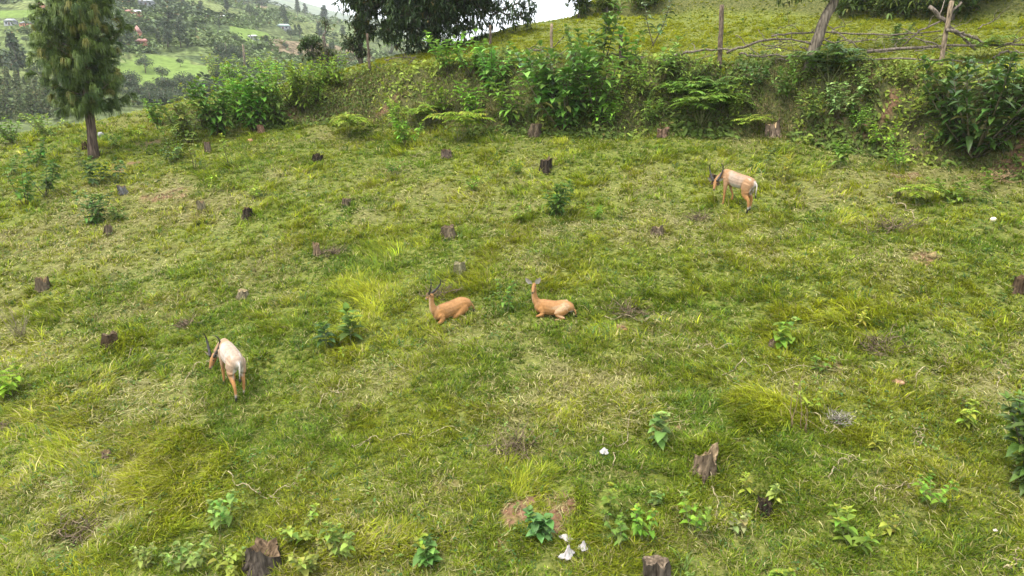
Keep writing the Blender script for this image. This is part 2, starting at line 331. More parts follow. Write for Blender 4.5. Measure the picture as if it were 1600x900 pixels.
# ------------------------------------------------------------------ grass
def collar_points(lst, per, rg):
    X, Y = [], []
    for px, py, wp in lst:
        p = at(px, py); r = wp * mpp(p) / 2; k = int(per * max(.6, r / .15)); a = rg.uniform(0, 6.28, k); q = r * rg.uniform(.95, 1.5, k) + rg.uniform(0, .1, k); X.append(p[0] + np.cos(a) * q); Y.append(p[1] + np.sin(a) * q)
    return np.concatenate(X), np.concatenate(Y)
def blades(n, rmin, rmax, az0, az1, wid, hscale, rg, dens, pts=None):
    per = 12; n0 = n // per
    r = np.sqrt(rg.uniform(rmin ** 2, rmax ** 2, n0)); a = np.radians(rg.uniform(az0, az1, n0)); x = np.sin(a) * r; y = np.cos(a) * r
    if pts is not None: x, y = pts; n0 = len(x)
    soil, straw, lng, bank = masks(x, y); s = y - bank_y(x); ye = np.interp(x, EX, EY)
    p = dens * (1 - .95 * np.clip(soil * 1.2, 0, 1)) * (1 - .4 * straw) * (1 - .6 * bank) * (y < ye + 14) * (.45 + .55 * sst(.25, .5, fbm(x * 2.6, y * 2.6, 94, 3)))
    k = rg.random(n0) < p; x, y, soil, straw, lng, s = x[k], y[k], soil[k], straw[k], lng[k], s[k]; n0 = len(x); up = sst(1.6, 2.6, s)
    clump = fbm(x * 2.6, y * 2.6, 90, 3); flow = fbm(x * .5, y * .5, 91, 2) * 9
    yl = .42 + .75 * (fbm(x * .7, y * .7, 95, 4) - .5) * 2 + .55 * lng + .75 * up + rg.normal(0, .2 - .1 * up, n0) + .25 * straw
    tone = np.exp(rg.normal(-.04, .27, n0) * (1 - .6 * up) + .2 * (clump - .5) + .3 * lng); hrb = rg.random(n0) < .07; dryp = (.07 + .36 * straw) * (1 - .7 * up)
    H0 = hscale * (1 - .4 * up) * (.055 + .06 * sst(.35, .65, clump) + .15 * lng * sst(.25, .6, clump)) * np.exp(rg.normal(0, .25, n0)) * (1 - .2 * straw)
    i = np.repeat(np.arange(n0), per); n = len(i); az = rg.uniform(0, 2 * np.pi, n); rr = rg.uniform(.1, 1, n) * (.02 + .35 * H0[i])
    X = x[i] + np.cos(az) * rr; Y = y[i] + np.sin(az) * rr; z = H(x, y)[i] + .27 * (Y - y[i]); lg = lng[i]
    az = np.where(lg > .35, flow[i] + rg.normal(0, .75, n), az + rg.normal(0, .5, n)); Lh = H0[i] * np.exp(rg.normal(0, .25, n))
    tilt = np.clip(rg.normal(.65, .3, n) + .3 * lg, .05, 1.45)
    D = np.stack([np.cos(az) * np.sin(tilt), np.sin(az) * np.sin(tilt), np.cos(tilt)], 1)
    S = np.stack([-np.sin(az + rg.normal(0, .5, n)), np.cos(az), 0 * az], 1); W = wid * np.exp(rg.normal(0, .25, n))
    P = np.stack([X, Y, z - .01], 1); mid = P + D * (Lh * .55)[:, None]; tip = P + D * Lh[:, None] + np.stack([np.cos(az), np.sin(az), -.6 - 0 * az], 1) * (Lh * .25)[:, None]
    V = np.stack([P - S * W[:, None] * .5, P + S * W[:, None] * .5, mid - S * W[:, None] * .45, mid + S * W[:, None] * .45, tip], 1)
    y_ = np.clip(yl[i] + rg.normal(0, .12, n), 0, 1)[:, None]
    col = np.array([.1, .175, .011]) * (1 - y_) + np.array([.25, .27, .015]) * y_
    col = np.where(hrb[i][:, None], np.array([.06, .125, .028]), col)
    dry = (rg.random(n) < dryp[i])[:, None]; col = np.where(dry, np.array([.32, .275, .11]), col)
    col = col * (tone[i] * np.exp(rg.normal(0, .12, n)))[:, None]
    C = np.repeat(col[:, None], 5, 1)
    T = np.array([[0, 1, 3], [0, 3, 2], [2, 3, 4]])[None] + (np.arange(n) * 5)[:, None, None]
    return V.reshape(-1, 3), T.reshape(-1, 3), C.reshape(-1, 3)
GD = 1.0
def grass(name, zones, label):
    acc = Acc()
    for z in zones: acc.add(*blades(int(z[0] * GD), *z[1:]))
    o = acc.build(name, M_grass, smooth=False); tag(o, label, 'grass', kind='stuff'); return o
grass('grass', [(800000, 5, 12, -43, 43, .0095, .72, np.random.default_rng(1), 1), (560000, 12, 18, -43, 43, .0125, .85, np.random.default_rng(2), 1), (560000, 18, 31, -43, 43, .0175, 1.0, np.random.default_rng(3), 1), (260000, 31, 47, -44, -11, .024, 1.2, np.random.default_rng(33), 1), (300000, 5, 31, 43, 62, .016, .95, np.random.default_rng(34), 1), (300000, 5, 31, -62, -43, .016, .95, np.random.default_rng(35), 1)],
      'short green and yellowish pasture grass covering the slope')
grass('meadow_grass', [(560000, 25, 46, -14, 43, .024, 1.0, np.random.default_rng(4), 1)], 'bright yellow green meadow grass above the fence')
# flat dead straw lying in the sward
def straw_mesh():
    rg = np.random.default_rng(5); n = 330000; r = np.sqrt(rg.uniform(25, 27 ** 2, n)); a = np.radians(rg.uniform(-43, 43, n)); x = np.sin(a) * r; y = np.cos(a) * r
    soil, straw, lng, bank = masks(x, y); k = rg.random(n) < (straw ** 1.3 * .55 + .04 + .45 * soil) * (1 - bank); x, y, straw = x[k], y[k], straw[k]; n = len(x)
    z = H(x, y) + rg.uniform(.02, .09, n); fl = fbm(x * .8, y * .8, 97, 2) * 9; az = fl + rg.normal(0, .9, n); L = rg.uniform(.05, .19, n); bend = rg.normal(0, .5, n); d = np.hypot(x, y)
    W = .0035 + .0005 * d
    P0 = np.stack([x, y, z], 1); D1 = np.stack([np.cos(az), np.sin(az), rg.normal(0, .12, n) + .27 * np.sin(az)], 1); D2 = np.stack([np.cos(az + bend), np.sin(az + bend), rg.normal(-.1, .15, n) + .27 * np.sin(az)], 1)
    S = np.stack([-np.sin(az), np.cos(az), .25 + 0 * az], 1) * (W / 2)[:, None]; P1 = P0 + D1 * (L / 2)[:, None]; P2 = P1 + D2 * (L / 2)[:, None]
    V = np.stack([P0 - S, P0 + S, P1 - S, P1 + S, P2], 1)
    col = np.array([.30, .275, .12])[None] * np.exp(rg.normal(0, .3, (n, 1))); T = np.array([[0, 1, 3], [0, 3, 2], [2, 3, 4]])[None] + (np.arange(n) * 5)[:, None, None]
    o = mesh_obj('dead_grass', V.reshape(-1, 3), T.reshape(-1, 3), np.repeat(col[:, None], 5, 1).reshape(-1, 3), M_grass, smooth=False)
    tag(o, 'pale dry straw lying flat among the pasture grass', 'grass', kind='stuff')
straw_mesh()
# low broad-leaved weeds in the sward
def weeds():
    rg = np.random.default_rng(6); acc = Acc(); n = 9000; r = np.sqrt(rg.uniform(30, 27 ** 2, n)); a = np.radians(rg.uniform(-43, 43, n)); x = np.sin(a) * r; y = np.cos(a) * r
    k = (fbm(x * .9, y * .9, 120, 3) > .5) & (masks(x, y)[3] < .5); x, y = x[k], y[k]; n = len(x); m = 6
    X = np.repeat(x, m) + rg.normal(0, .05, n * m); Y = np.repeat(y, m) + rg.normal(0, .05, n * m); Z = H(X, Y) + rg.uniform(.02, .1, n * m)
    az = rg.uniform(0, 6.28, n * m); el = rg.uniform(0, .7, n * m); L = rg.uniform(.018, .05, n * m) * np.repeat(rg.uniform(.7, 1.5, n), m)
    base = np.where(rg.random((n, 1)) < .5, np.array([.06, .13, .03]), np.array([.13, .2, .04])); C = np.repeat(base * np.exp(rg.normal(0, .2, (n, 1))), m, 0)
    leaves(acc, np.stack([X, Y, Z], 1), sph(az, el), np.tile([0, 0, 1.], (n * m, 1)), L, L * .6, .3, C)
    tag(acc.build('ground_weeds', M_leaf), 'small broad leaved weeds scattered through the pasture', 'weeds', kind='stuff')
weeds()

# ------------------------------------------------------------------ plants
LEAFGAIN = np.array([1.5, 1.3, .95])
def stemmy(h, ns, lean, leafL, leafW, nl, col, tip, rg, t0=.25, droop=.5, azb=None, whorl=5, el0=.0, el1=.75, sr=None, sway=.15, spread=.04):
    col = np.array(col) * rg.uniform(.88, 1.15, 3); nl = int(nl * 1.7 + .5); leafW = leafW * rg.uniform(.85, 1.2); leafL = leafL * (.8 if h < 1.3 else .9); t0 = t0 if ns < 9 else .1; col, tip = np.array(col) * LEAFGAIN, np.array(tip) * LEAFGAIN * .9; st, lf = Acc(), Acc(); sr = sr or .012 * max(h, .4)
    for s in range(ns):
        az = rg.uniform(0, 6.28) if azb is None else rg.normal(azb, 1.15); a = (lean * math.sqrt(rg.uniform(.15, 1)) if ns > 1 else lean * rg.uniform(.2, .8)); L = h * rg.uniform(.75, 1.05) / max(.5, math.cos(a)) if ns > 1 else h
        t = np.linspace(0, 1, 7); ca = np.array([math.cos(az), math.sin(az)])
        hor = np.sin(a * (1 + .35 * (1 - t))) * t * L + .1 * h * np.sin(t * 3) * rg.uniform(-1, 1) * sway * 3; P = np.stack([ca[0] * hor, ca[1] * hor, t * L * np.cos(a)], 1)
        P[:, :2] += rg.normal(0, spread * h if ns > 1 else 0, 2)[None]
        tube(st, P, sr * (1 - .75 * t), (.16, .17, .07) if h < 1 else (.09, .075, .045), 5, 0, rg)
        m = max(2, int(nl * rg.uniform(.8, 1.2))); tt = t0 + (1 - t0) * (np.arange(m) + .5) / m; tt = np.repeat(tt, 2); k = len(tt)
        pp = np.stack([np.interp(tt, t, P[:, q]) for q in range(3)], 1)
        az2 = np.arange(k) * math.pi + np.repeat(np.arange(m), 2) * 1.9 + rg.normal(0, .4, k); el = el0 + (el1 - el0) * tt + rg.normal(0, .2, k)
        ll = leafL * (.65 + .45 * np.sin(np.clip(tt, 0, 1) * 2.6)) * rg.uniform(.75, 1.2, k)
        keep = rg.random(k) < .92
        leaves(lf, pp[keep], sph(az2, el)[keep], np.tile([0, 0, 1.], (k, 1))[keep], ll[keep], (ll * leafW)[keep], (droop * rg.uniform(.5, 1.4, k))[keep], jit(col, k, rg)[keep])
        wz = np.arange(whorl) * 6.28 / whorl + rg.uniform(0, 6); ll = leafL * .6 * rg.uniform(.6, 1, whorl)
        leaves(lf, np.tile(P[-1], (whorl, 1)), sph(wz, rg.uniform(.3, 1.1, whorl)), np.tile([0, 0, 1.], (whorl, 1)), ll, ll * leafW, droop * .5, jit(tip, whorl, rg, .15))
    return st, lf
def pinnate(h, ns, lean, frondL, npair, col, tip, rg, nf=5, leafw=.33):
    col, tip = np.array(col) * LEAFGAIN, np.array(tip) * LEAFGAIN * .92; st, lf = Acc(), Acc()
    for s in range(ns):
        az = rg.uniform(0, 6.28); a = lean * math.sqrt(rg.random()); L = h * rg.uniform(.7, 1.); t = np.linspace(0, 1, 5)
        top = np.array([math.cos(az) * math.sin(a), math.sin(az) * math.sin(a), math.cos(a)]) * L
        P = t[:, None] * top; P[1:-1] += rg.normal(0, .02 * h, (3, 3)); tube(st, P, .011 * max(h, .5) * (1 - .6 * t), (.15, .16, .06), 5, 0, rg)
        for f in range(nf):
            fa = az + f * 6.28 / nf + rg.normal(0, .4); el = rg.uniform(.1, .6); fl = frondL * rg.uniform(.75, 1.15); b = P[-1] * (1 - .12 * (f % 3))
            q = np.linspace(0, 1, 6); dr = sph(np.array(fa), np.array(el)); R_ = b + q[:, None] * dr * fl; R_[:, 2] -= q ** 2 * fl * rg.uniform(.25, .5)
            tube(st, R_, .004 * max(h, .8) * (1 - .7 * q), (.16, .2, .06), 4, 0, rg)
            k = npair * 2; u = np.repeat((np.arange(npair) + 1) / (npair + .3), 2); pp = np.stack([np.interp(u, q, R_[:, c]) for c in range(3)], 1)
            sd_ = np.tile([1., -1.], npair); la = fa + sd_ * (1.15 - .35 * u); ll = fl * .36 * (np.sin(.5 + u * 2.2)) * rg.uniform(.85, 1.1, k)
            cc = jit(np.array(col) * (1 - .4 * 0) if rg.random() < .7 else tip, k, rg, .14)
            leaves(lf, pp, sph(la, np.full(k, el * .3) + rg.normal(0, .12, k)), np.tile([0, 0, 1.], (k, 1)), ll, ll * leafw, .35, cc, .12)
    return st, lf
FRESH, YEL, DARK, PALE, MID, OLIVE = (.10, .185, .03), (.165, .225, .035), (.032, .075, .02), (.155, .225, .07), (.065, .135, .03), (.09, .12, .03)
def put(name, cat, label, st, lf, p, group=None, mat=None, sink=.03):
    r = empty(name, (p[0], p[1], p[2] - sink), label, cat, group)
    if st and st.n: st.build('stem', M_stem, r)
    if lf and lf.n: lf.build('foliage', mat or M_leaf, r)
    return r
# (px, py base, height px, kind, stems, lean, leaf length/h, width ratio, leaf pairs, colour, tip, label)
PL = [
 (513, 548, 50, 'b', 2, .35, .5, .42, 4, DARK, FRESH, 'dark drooping broadleaf plant in the grass, shorter of a close pair'),
 (548, 537, 62, 'b', 2, .25, .45, .42, 4, MID, YEL, 'broadleaf plant with pale crown, taller of a close pair in the grass'),
 (535, 563, 20, 'b', 1, .3, .7, .3, 3, FRESH, YEL, 'tiny bright rosette below the drooping broadleaf pair'),
 (866, 336, 48, 'b', 9, .6, .34, .42, 6, MID, FRESH, 'rounded bright leafy shrub alone on mid slope'),
 (790, 490, 52, 'b', 3, .35, .2, .55, 6, MID, PALE, 'thin upright weed between the two lying antelopes'),
 (1226, 548, 46, 'b', 2, .25, .45, .7, 4, FRESH, PALE, 'light green big leaved sapling beside a thin leaning stump'),
 (1280, 582, 24, 'b', 2, .6, .5, .5, 3, FRESH, FRESH, 'low sprawling leafy plant above two bare stalks'),
 (1031, 702, 54, 'b', 2, .35, .38, .75, 4, (.10, .18, .06), PALE, 'grey green round leaved sapling above the split stump'),
 (1330, 858, 52, 'b', 3, .75, .5, .45, 3, FRESH, YEL, 'spreading yellow green plant with long leaves near the bottom edge'),
 (1385, 838, 30, 'b', 1, .3, .6, .5, 3, YEL, YEL, 'small lime green plant beside the spreading long leaved one'),
 (1455, 795, 58, 'b', 2, .45, .3, .55, 4, FRESH, YEL, 'thin light sapling standing alone at lower right of slope'),
 (1510, 668, 34, 'b', 3, .6, .55, .4, 4, YEL, YEL, 'bright yellow green leafy rosette beside the dark edge shrub'),
 (1368, 705, 24, 'b', 1, .4, .6, .4, 3, YEL, YEL, 'tiny yellow green seedling beside a heap of grey twigs'),
 (1165, 775, 38, 'b', 1, .3, .5, .45, 4, YEL, YEL, 'yellow green sapling rising over the dark hollow stump'),
 (1206, 800, 42, 'b', 1, .5, .45, .6, 3, (.15, .22, .06), PALE, 'pale sapling with flat top in front of the dark hollow stump'),
 (1085, 838, 62, 'b', 2, .4, .28, .6, 4, FRESH, PALE, 'loose leafy stems between the cut stump and the dark hollow'),
 (1150, 842, 44, 'b', 2, .45, .34, .6, 3, (.13, .2, .08), PALE, 'soft grey green plant right of the loose leafy stems'),
 (945, 815, 72, 'b', 2, .35, .24, .6, 4, FRESH, YEL, 'tall thin sapling with fresh top leaves near white litter'),
 (968, 855, 52, 'b', 3, .5, .34, .62, 3, MID, FRESH, 'dense green broadleaf plant left of the cut stump'),
 (1005, 850, 60, 'b', 2, .35, .3, .6, 4, FRESH, YEL, 'fresh green plant directly behind the cut stump'),
 (1025, 795, 24, 'b', 2, .5, .7, .6, 2, (.09, .17, .06), PALE, 'low grey green clump between two saplings above the cut stump'),
 (848, 845, 48, 'b', 2, .45, .5, .72, 4, (.05, .12, .045), MID, 'dark big leaved plant growing on the bare red earth'),
 (678, 893, 52, 'b', 4, .6, .42, .75, 4, (.075, .15, .045), YEL, 'leafy plant with yellow tips at the bottom edge of the slope'),
 (345, 830, 62, 'b', 2, .3, .3, .62, 5, (.12, .2, .05), PALE, 'upright pale leaved sapling above the hollow grey stump'),
 (470, 845, 38, 'b', 3, .9, .42, .6, 4, (.15, .21, .05), YEL, 'yellowing leafy shoot leaning over the hollow grey stump'),
 (235, 890, 40, 'b', 3, .7, .3, .6, 4, (.14, .2, .06), PALE, 'pale creeping plant at the bottom edge, farthest from the hollow stump'),
 (300, 893, 46, 'b', 4, .7, .34, .62, 4, (.15, .21, .06), PALE, 'pale spreading plant at the bottom edge beneath the upright sapling'),
 (362, 898, 40, 'b', 4, .7, .4, .66, 4, (.14, .22, .04), PALE, 'yellow green bush touching the hollow stump at the bottom edge'),
 (485, 892, 48, 'b', 4, .7, .32, .6, 4, (.13, .2, .05), YEL, 'leafy plant at the bottom edge beside the hollow stump'),
 (540, 878, 60, 'b', 3, .5, .28, .62, 4, (.12, .19, .05), PALE, 'tall soft green plant in the pale dry grass at the bottom edge'),
 (1212, 905, 24, 'b', 3, .8, .8, .75, 3, FRESH, YEL, 'flat pale green leaf cluster cut by the bottom edge of view'),
 (1068, 893, 60, 'g', 14, .5, .5, .5, 5, (.14, .2, .05), YEL, 'tall bright grass clump beside the cut stump'),
 (12, 625, 52, 'b', 5, .5, .32, .5, 5, (.17, .25, .03), YEL, 'bright leafy shrub at the edge of the long grass'),
 (32, 530, 55, 'r', 26, .5, .5, .5, 5, (.2, .17, .1), YEL, 'clump of dry brown stalks rising from green grass'),
 (1622, 770, 160, 'b', 12, .38, .19, .45, 9, (.05, .095, .025), FRESH, 'dark glossy shrub cut by the edge, tallest plant on the lower slope'),
 (147, 352, 50, 'b', 9, .5, .3, .42, 6, (.045, .1, .025), FRESH, 'compact dark shrub beside a short stump below the pine'),
 (188, 345, 24, 'b', 4, .8, .45, .5, 4, MID, FRESH, 'low leafy shoot right of the compact dark shrub'),
 (72, 308, 52, 'b', 5, .45, .26, .55, 5, (.06, .12, .03), MID, 'loose dark leaved sapling, thickest of those downhill from pine'),
 (42, 322, 58, 'b', 3, .5, .26, .5, 4, MID, FRESH, 'leaning thin sapling next to the loose dark leaved one'),
 (55, 262, 40, 'b', 3, .5, .3, .5, 5, MID, FRESH, 'light green sapling standing in the grass uphill of the loose dark one'),
 (15, 275, 30, 'b', 3, .6, .3, .5, 4, MID, MID, 'dark little plant at the far edge of the pasture'),
 (148, 292, 34, 'b', 4, .8, .36, .6, 4, DARK, MID, 'dark leaved shoots trailing past a red earth patch under pine'),
 (178, 288, 38, 'b', 4, .8, .34, .6, 4, (.04, .085, .025), MID, 'dark leafy shoots right beside the red earth under pine'),
 (125, 268, 40, 'b', 2, .3, .28, .5, 4, (.08, .13, .06), PALE, 'grey green sapling directly below the pine trunk'),
 (94, 345, 40, 't', 2, .25, .2, .4, 3, OLIVE, OLIVE, 'dry thin stalk downhill of the loose dark saplings'),
 (180, 230, 28, 'b', 4, .6, .32, .5, 4, MID, FRESH, 'small dark shrub right of the pine trunk'),
 (215, 215, 26, 'b', 5, .7, .34, .5, 4, (.12, .18, .03), FRESH, 'rounded green shrub on the pasture edge right of the pine'),
 (395, 312, 30, 'b', 4, .6, .36, .45, 4, YEL, YEL, 'bright yellow green shrub beside a dark upright stump'),
 (335, 300, 26, 'b', 2, .5, .4, .45, 4, YEL, YEL, 'thin yellowish seedling behind a mossy stump'),
 (357, 262, 46, 'b', 2, .3, .26, .45, 4, (.18, .24, .05), YEL, 'slim light sapling below the hedge with bare lower stem'),
 (308, 266, 52, 'b', 2, .3, .22, .45, 4, (.12, .17, .06), PALE, 'tall slim pale sapling left of the slim light one'),
 (270, 254, 26, 'b', 4, .9, .42, .6, 4, (.05, .1, .035), MID, 'dark sprawling shoots in the grass left of the hedge'),
 (1310, 264, 40, 'b', 4, .4, .36, .5, 5, (.11, .2, .035), FRESH, 'bright pointed leaf bush in front of the stump line'),
 (1224, 285, 44, 'b', 3, .45, .26, .42, 5, (.15, .21, .035), YEL, 'light feathery sapling up the slope from the grazing antelope'),
 (1196, 258, 34, 'b', 3, .45, .26, .5, 4, (.08, .14, .05), PALE, 'greyish low plant left of the light feathery sapling'),
 (1432, 322, 34, 'p', 4, .7, .8, .3, 8, (.15, .24, .03), YEL, 'bright feather leaved plant beside a small broken stump'),
 (1490, 318, 36, 'b', 9, .9, .36, .55, 4, (.10, .17, .03), FRESH, 'low wide leafy bush right of the feather leaved plant'),
 (1540, 300, 34, 'b', 5, .7, .3, .5, 4, (.12, .19, .04), FRESH, 'pale leafy bush in front of the dry root crown'),
 (1487, 462, 46, 't', 2, .2, .2, .4, 3, OLIVE, OLIVE, 'single dry stalk in yellow grass far from any stump'),
 (1338, 512, 34, 'b', 2, .4, .32, .4, 4, (.2, .24, .04), YEL, 'straggly yellow topped weed uphill of the dark tussock'),
 (1236, 672, 98, 't', 2, .1, .1, .4, 3, (.2, .14, .08), YEL, 'tall bare brown stalk, longer of two above a long grass tussock'),
 (1256, 676, 74, 't', 3, .2, .12, .4, 3, (.17, .12, .07), YEL, 'bare brown stalk, shorter of two above a long grass tussock'),
 (1268, 640, 42, 'b', 2, .6, .3, .55, 3, YEL, YEL, 'yellow leaved seedling right of the bare brown stalks'),
 (398, 425, 34, 't', 7, .5, .2, .4, 3, (.2, .17, .08), YEL, 'spray of thin dry stems in open grass'),
 (930, 345, 24, 'b', 4, .8, .4, .5, 4, FRESH, FRESH, 'low fresh weed right of the rounded bright shrub'),
 (815, 345, 26, 'b', 4, .8, .36, .45, 4, FRESH, FRESH, 'low fresh weed left of the rounded bright shrub'),
 (735, 300, 24, 'b', 4, .7, .36, .42, 4, FRESH, YEL, 'small light weed clump on open slope above the hollow grey stump'),
 (615, 272, 24, 'b', 6, .7, .34, .42, 4, (.09, .16, .03), FRESH, 'low green weed clump near the jagged little stump'),
 (808, 272, 22, 'b', 4, .7, .38, .42, 4, (.09, .16, .03), FRESH, 'low green weed left of the dark upright stump'),
 (1420, 205, 60, 'b', 5, .5, .22, .5, 6, (.12, .19, .05), PALE, 'light green shrub on the bare brown part of bank'),
 (1375, 232, 40, 'b', 5, .7, .26, .5, 5, FRESH, PALE, 'leafy bush at the foot of the brown part of bank'),
 (1405, 268, 52, 'b', 4, .5, .22, .5, 6, FRESH, PALE, 'upright fresh green plant beside red bare earth'),
 (1520, 245, 135, 'b', 20, .75, .19, .46, 8, DARK, (.07, .14, .03), 'large dark broadleaf shrub on the bank, biggest leaves of all'),
 (1575, 215, 110, 'b', 12, .6, .2, .46, 7, (.035, .075, .022), MID, 'dark broadleaf shrub at the edge beside the largest one'),
 (885, 205, 105, 'b', 16, .65, .2, .46, 8, (.055, .115, .028), FRESH, 'broad drooping shrub on the bank above a grey stump'),
 (935, 190, 90, 'b', 12, .55, .2, .46, 8, (.06, .125, .03), FRESH, 'drooping broadleaf shrub between two stumps at bank foot'),
 (860, 165, 85, 'b', 12, .7, .2, .46, 8, (.05, .105, .028), FRESH, 'dense broadleaf shrub high on the bank below the pale post'),
 (800, 195, 62, 'b', 9, .6, .24, .46, 6, (.085, .16, .035), FRESH, 'fresh broadleaf bush left of the grey stump at bank foot'),
 (945, 95, 82, 'b', 3, .3, .27, .55, 6, (.055, .12, .03), FRESH, 'tall broadleaf sapling rising above the fence line'),
 (985, 108, 62, 'b', 3, .5, .3, .55, 5, (.06, .125, .03), FRESH, 'shorter broadleaf sapling against the dark fence post'),
 (915, 110, 60, 'b', 6, .6, .27, .5, 5, (.07, .13, .035), FRESH, 'broadleaf bush left of the dark fence post'),
 (1022, 75, 85, 'b', 2, .5, .16, .5, 9, (.055, .085, .04), (.08, .12, .05), 'leaning dark grey green sapling standing in the meadow'),
 (1035, 130, 60, 'b', 4, .6, .22, .5, 6, (.10, .16, .04), FRESH, 'loose light shrub below the leaning grey green sapling'),
 (770, 140, 66, 'b', 9, .7, .22, .5, 6, (.085, .16, .04), FRESH, 'broadleaf bush on the bank edge below a grey post'),
 (700, 115, 56, 'b', 8, .7, .22, .5, 6, (.09, .165, .04), FRESH, 'broadleaf bush on the bank edge under the mango tree'),
 (735, 120, 50, 'b', 7, .6, .24, .5, 5, (.08, .15, .035), FRESH, 'small broadleaf bush between two bigger ones on bank edge'),
 (715, 222, 50, 'p', 8, .7, .62, .3, 8, (.14, .24, .03), YEL, 'bright feathery flat topped shrub at bank foot, widest of its kind'),
 (545, 215, 36, 'p', 7, .7, .7, .3, 8, (.14, .23, .03), YEL, 'bright feathery low shrub at the bare end of bank'),
 (660, 205, 44, 'p', 6, .6, .62, .3, 8, (.11, .2, .03), YEL, 'green feathery shrub left of the widest flat topped one'),
 (635, 228, 44, 'b', 6, .6, .26, .45, 6, (.10, .18, .03), FRESH, 'upright leafy weed left of the feathery shrubs'),
 (620, 200, 40, 'b', 5, .5, .26, .45, 6, (.12, .2, .04), FRESH, 'thin light weed at the foot of bare bank'),
 (1095, 200, 60, 'p', 10, .8, .62, .3, 9, (.085, .17, .025), FRESH, 'large feathery shrub spreading at bank foot between two stumps'),
 (1060, 168, 46, 'p', 8, .7, .62, .3, 9, (.07, .15, .025), FRESH, 'feathery shrub higher on the bank behind the spreading one'),
 (1125, 165, 46, 'p', 7, .7, .62, .3, 9, (.06, .13, .025), FRESH, 'dark feathery shrub on the bank left of the leaning tree'),
 (1165, 213, 34, 'p', 5, .7, .7, .3, 7, (.16, .24, .04), YEL, 'small yellow green feathery plant beside the pale jagged stump'),
 (945, 200, 42, 'b', 8, .6, .3, .4, 5, (.11, .2, .03), FRESH, 'light green pointed leaf bush at bank foot'),
 (1010, 195, 40, 'b', 6, .6, .3, .45, 5, (.08, .15, .03), FRESH, 'leafy weed left of the brown low stump'),
 (1295, 135, 62, 'p', 9, .7, .55, .3, 9, (.035, .08, .02), MID, 'dark feathery shrub at the base of the leaning tree'),
 (1225, 160, 46, 'b', 8, .7, .24, .5, 5, (.05, .11, .025), FRESH, 'dark leafy bush on the bank below the leaning tree'),
 (1180, 140, 40, 'b', 7, .7, .26, .5, 5, (.04, .09, .025), MID, 'dark bush on the bank under the tall fence post'),
 (1310, 185, 56, 'b', 7, .7, .2, .6, 7, (.13, .19, .08), PALE, 'pale round leaved creeper hanging on the bank'),
 (1265, 195, 48, 'b', 7, .7, .22, .6, 6, (.07, .13, .045), PALE, 'green round leaved creeper left of the pale one'),
 (1340, 205, 40, 'b', 5, .7, .24, .55, 5, (.10, .17, .04), FRESH, 'low leafy plant below the pale creeper'),
 (400, 205, 95, 'b', 12, .5, .22, .4, 8, (.075, .15, .03), FRESH, 'tall leafy hedge shrub with bare poles showing below'),
 (345, 210, 95, 'b', 12, .55, .22, .42, 8, (.06, .13, .028), FRESH, 'tall hedge shrub, deepest green of the row'),
 (300, 225, 82, 'b', 10, .6, .22, .45, 7, (.09, .16, .04), PALE, 'paler hedge shrub at the open end of row'),
 (435, 195, 85, 'b', 11, .55, .2, .4, 8, (.085, .16, .03), FRESH, 'hedge shrub with yellow green tops beside the round sapling'),
 (428, 185, 48, 'b', 4, .4, .34, .6, 5, (.13, .22, .035), YEL, 'round leaved bright sapling in front of hedge'),
 (475, 175, 78, 'b', 11, .6, .2, .4, 8, (.09, .165, .03), FRESH, 'hedge shrub nearest the bare end of bank'),
 (505, 130, 46, 'b', 9, .7, .24, .45, 6, (.10, .18, .03), YEL, 'low light bush at the corner where the fence turns'),
 (365, 155, 62, 'b', 11, .6, .22, .42, 7, (.10, .18, .035), YEL, 'yellow green bush at the back of hedge, first from the pine'),
 (420, 145, 58, 'b', 11, .6, .22, .42, 7, (.10, .185, .035), YEL, 'yellow green bush at the back of hedge, middle of three'),
 (465, 140, 52, 'b', 10, .6, .22, .42, 7, (.09, .17, .035), YEL, 'yellow green bush at the back of hedge by broken post'),
 (278, 250, 50, 'b', 4, .5, .22, .45, 5, (.11, .17, .05), PALE, 'light wispy shrub at the open end of hedge'),
 (20, 222, 48, 'b', 12, .8, .26, .5, 5, (.085, .15, .035), FRESH, 'wide green bush on the pasture rim by the picture edge'),
 (78, 212, 40, 'b', 11, .8, .3, .5, 5, (.11, .17, .05), PALE, 'pale low bush on the pasture rim left of the pine'),
 (245, 195, 44, 'b', 10, .7, .3, .45, 5, (.09, .16, .035), FRESH, 'green bush on the pasture rim between pine and hedge'),
 (322, 200, 74, 'b', 12, .6, .2, .42, 7, (.085, .15, .03), YEL, 'full hedge bush between the paler and the deepest green shrubs'),
 (375, 190, 80, 'b', 13, .6, .19, .42, 8, (.095, .165, .03), YEL, 'dense hedge bush between the deepest green shrub and the bare poles'),
 (460, 165, 74, 'b', 13, .65, .19, .42, 8, (.10, .17, .03), YEL, 'dense bush closing the hedge above the round leaved sapling'),
 (495, 160, 62, 'b', 11, .7, .2, .42, 7, (.095, .165, .03), YEL, 'bushy growth where the hedge climbs onto the bank'),
 (525, 135, 44, 'b', 9, .7, .22, .42, 6, (.10, .17, .03), YEL, 'low bush at the corner below the first tall fence post'),
 (280, 215, 60, 'b', 11, .65, .2, .42, 7, (.09, .155, .035), PALE, 'loose bush ending the hedge on the side of the pine'),
 (410, 120, 40, 'b', 10, .7, .22, .42, 6, (.11, .185, .035), YEL, 'light bush on the hedge top in front of the valley field'),
 (340, 125, 44, 'b', 10, .7, .22, .42, 6, (.10, .175, .035), YEL, 'light bush on the hedge top below the bright valley field'),
 (1080, 130, 44, 'b', 9, .7, .22, .45, 6, (.085, .145, .03), FRESH, 'leafy bush on the bank edge between dark post and tall post'),
 (1145, 185, 46, 'b', 9, .7, .2, .45, 6, (.085, .15, .03), YEL, 'leafy bush at bank foot behind the small yellow green plant'),
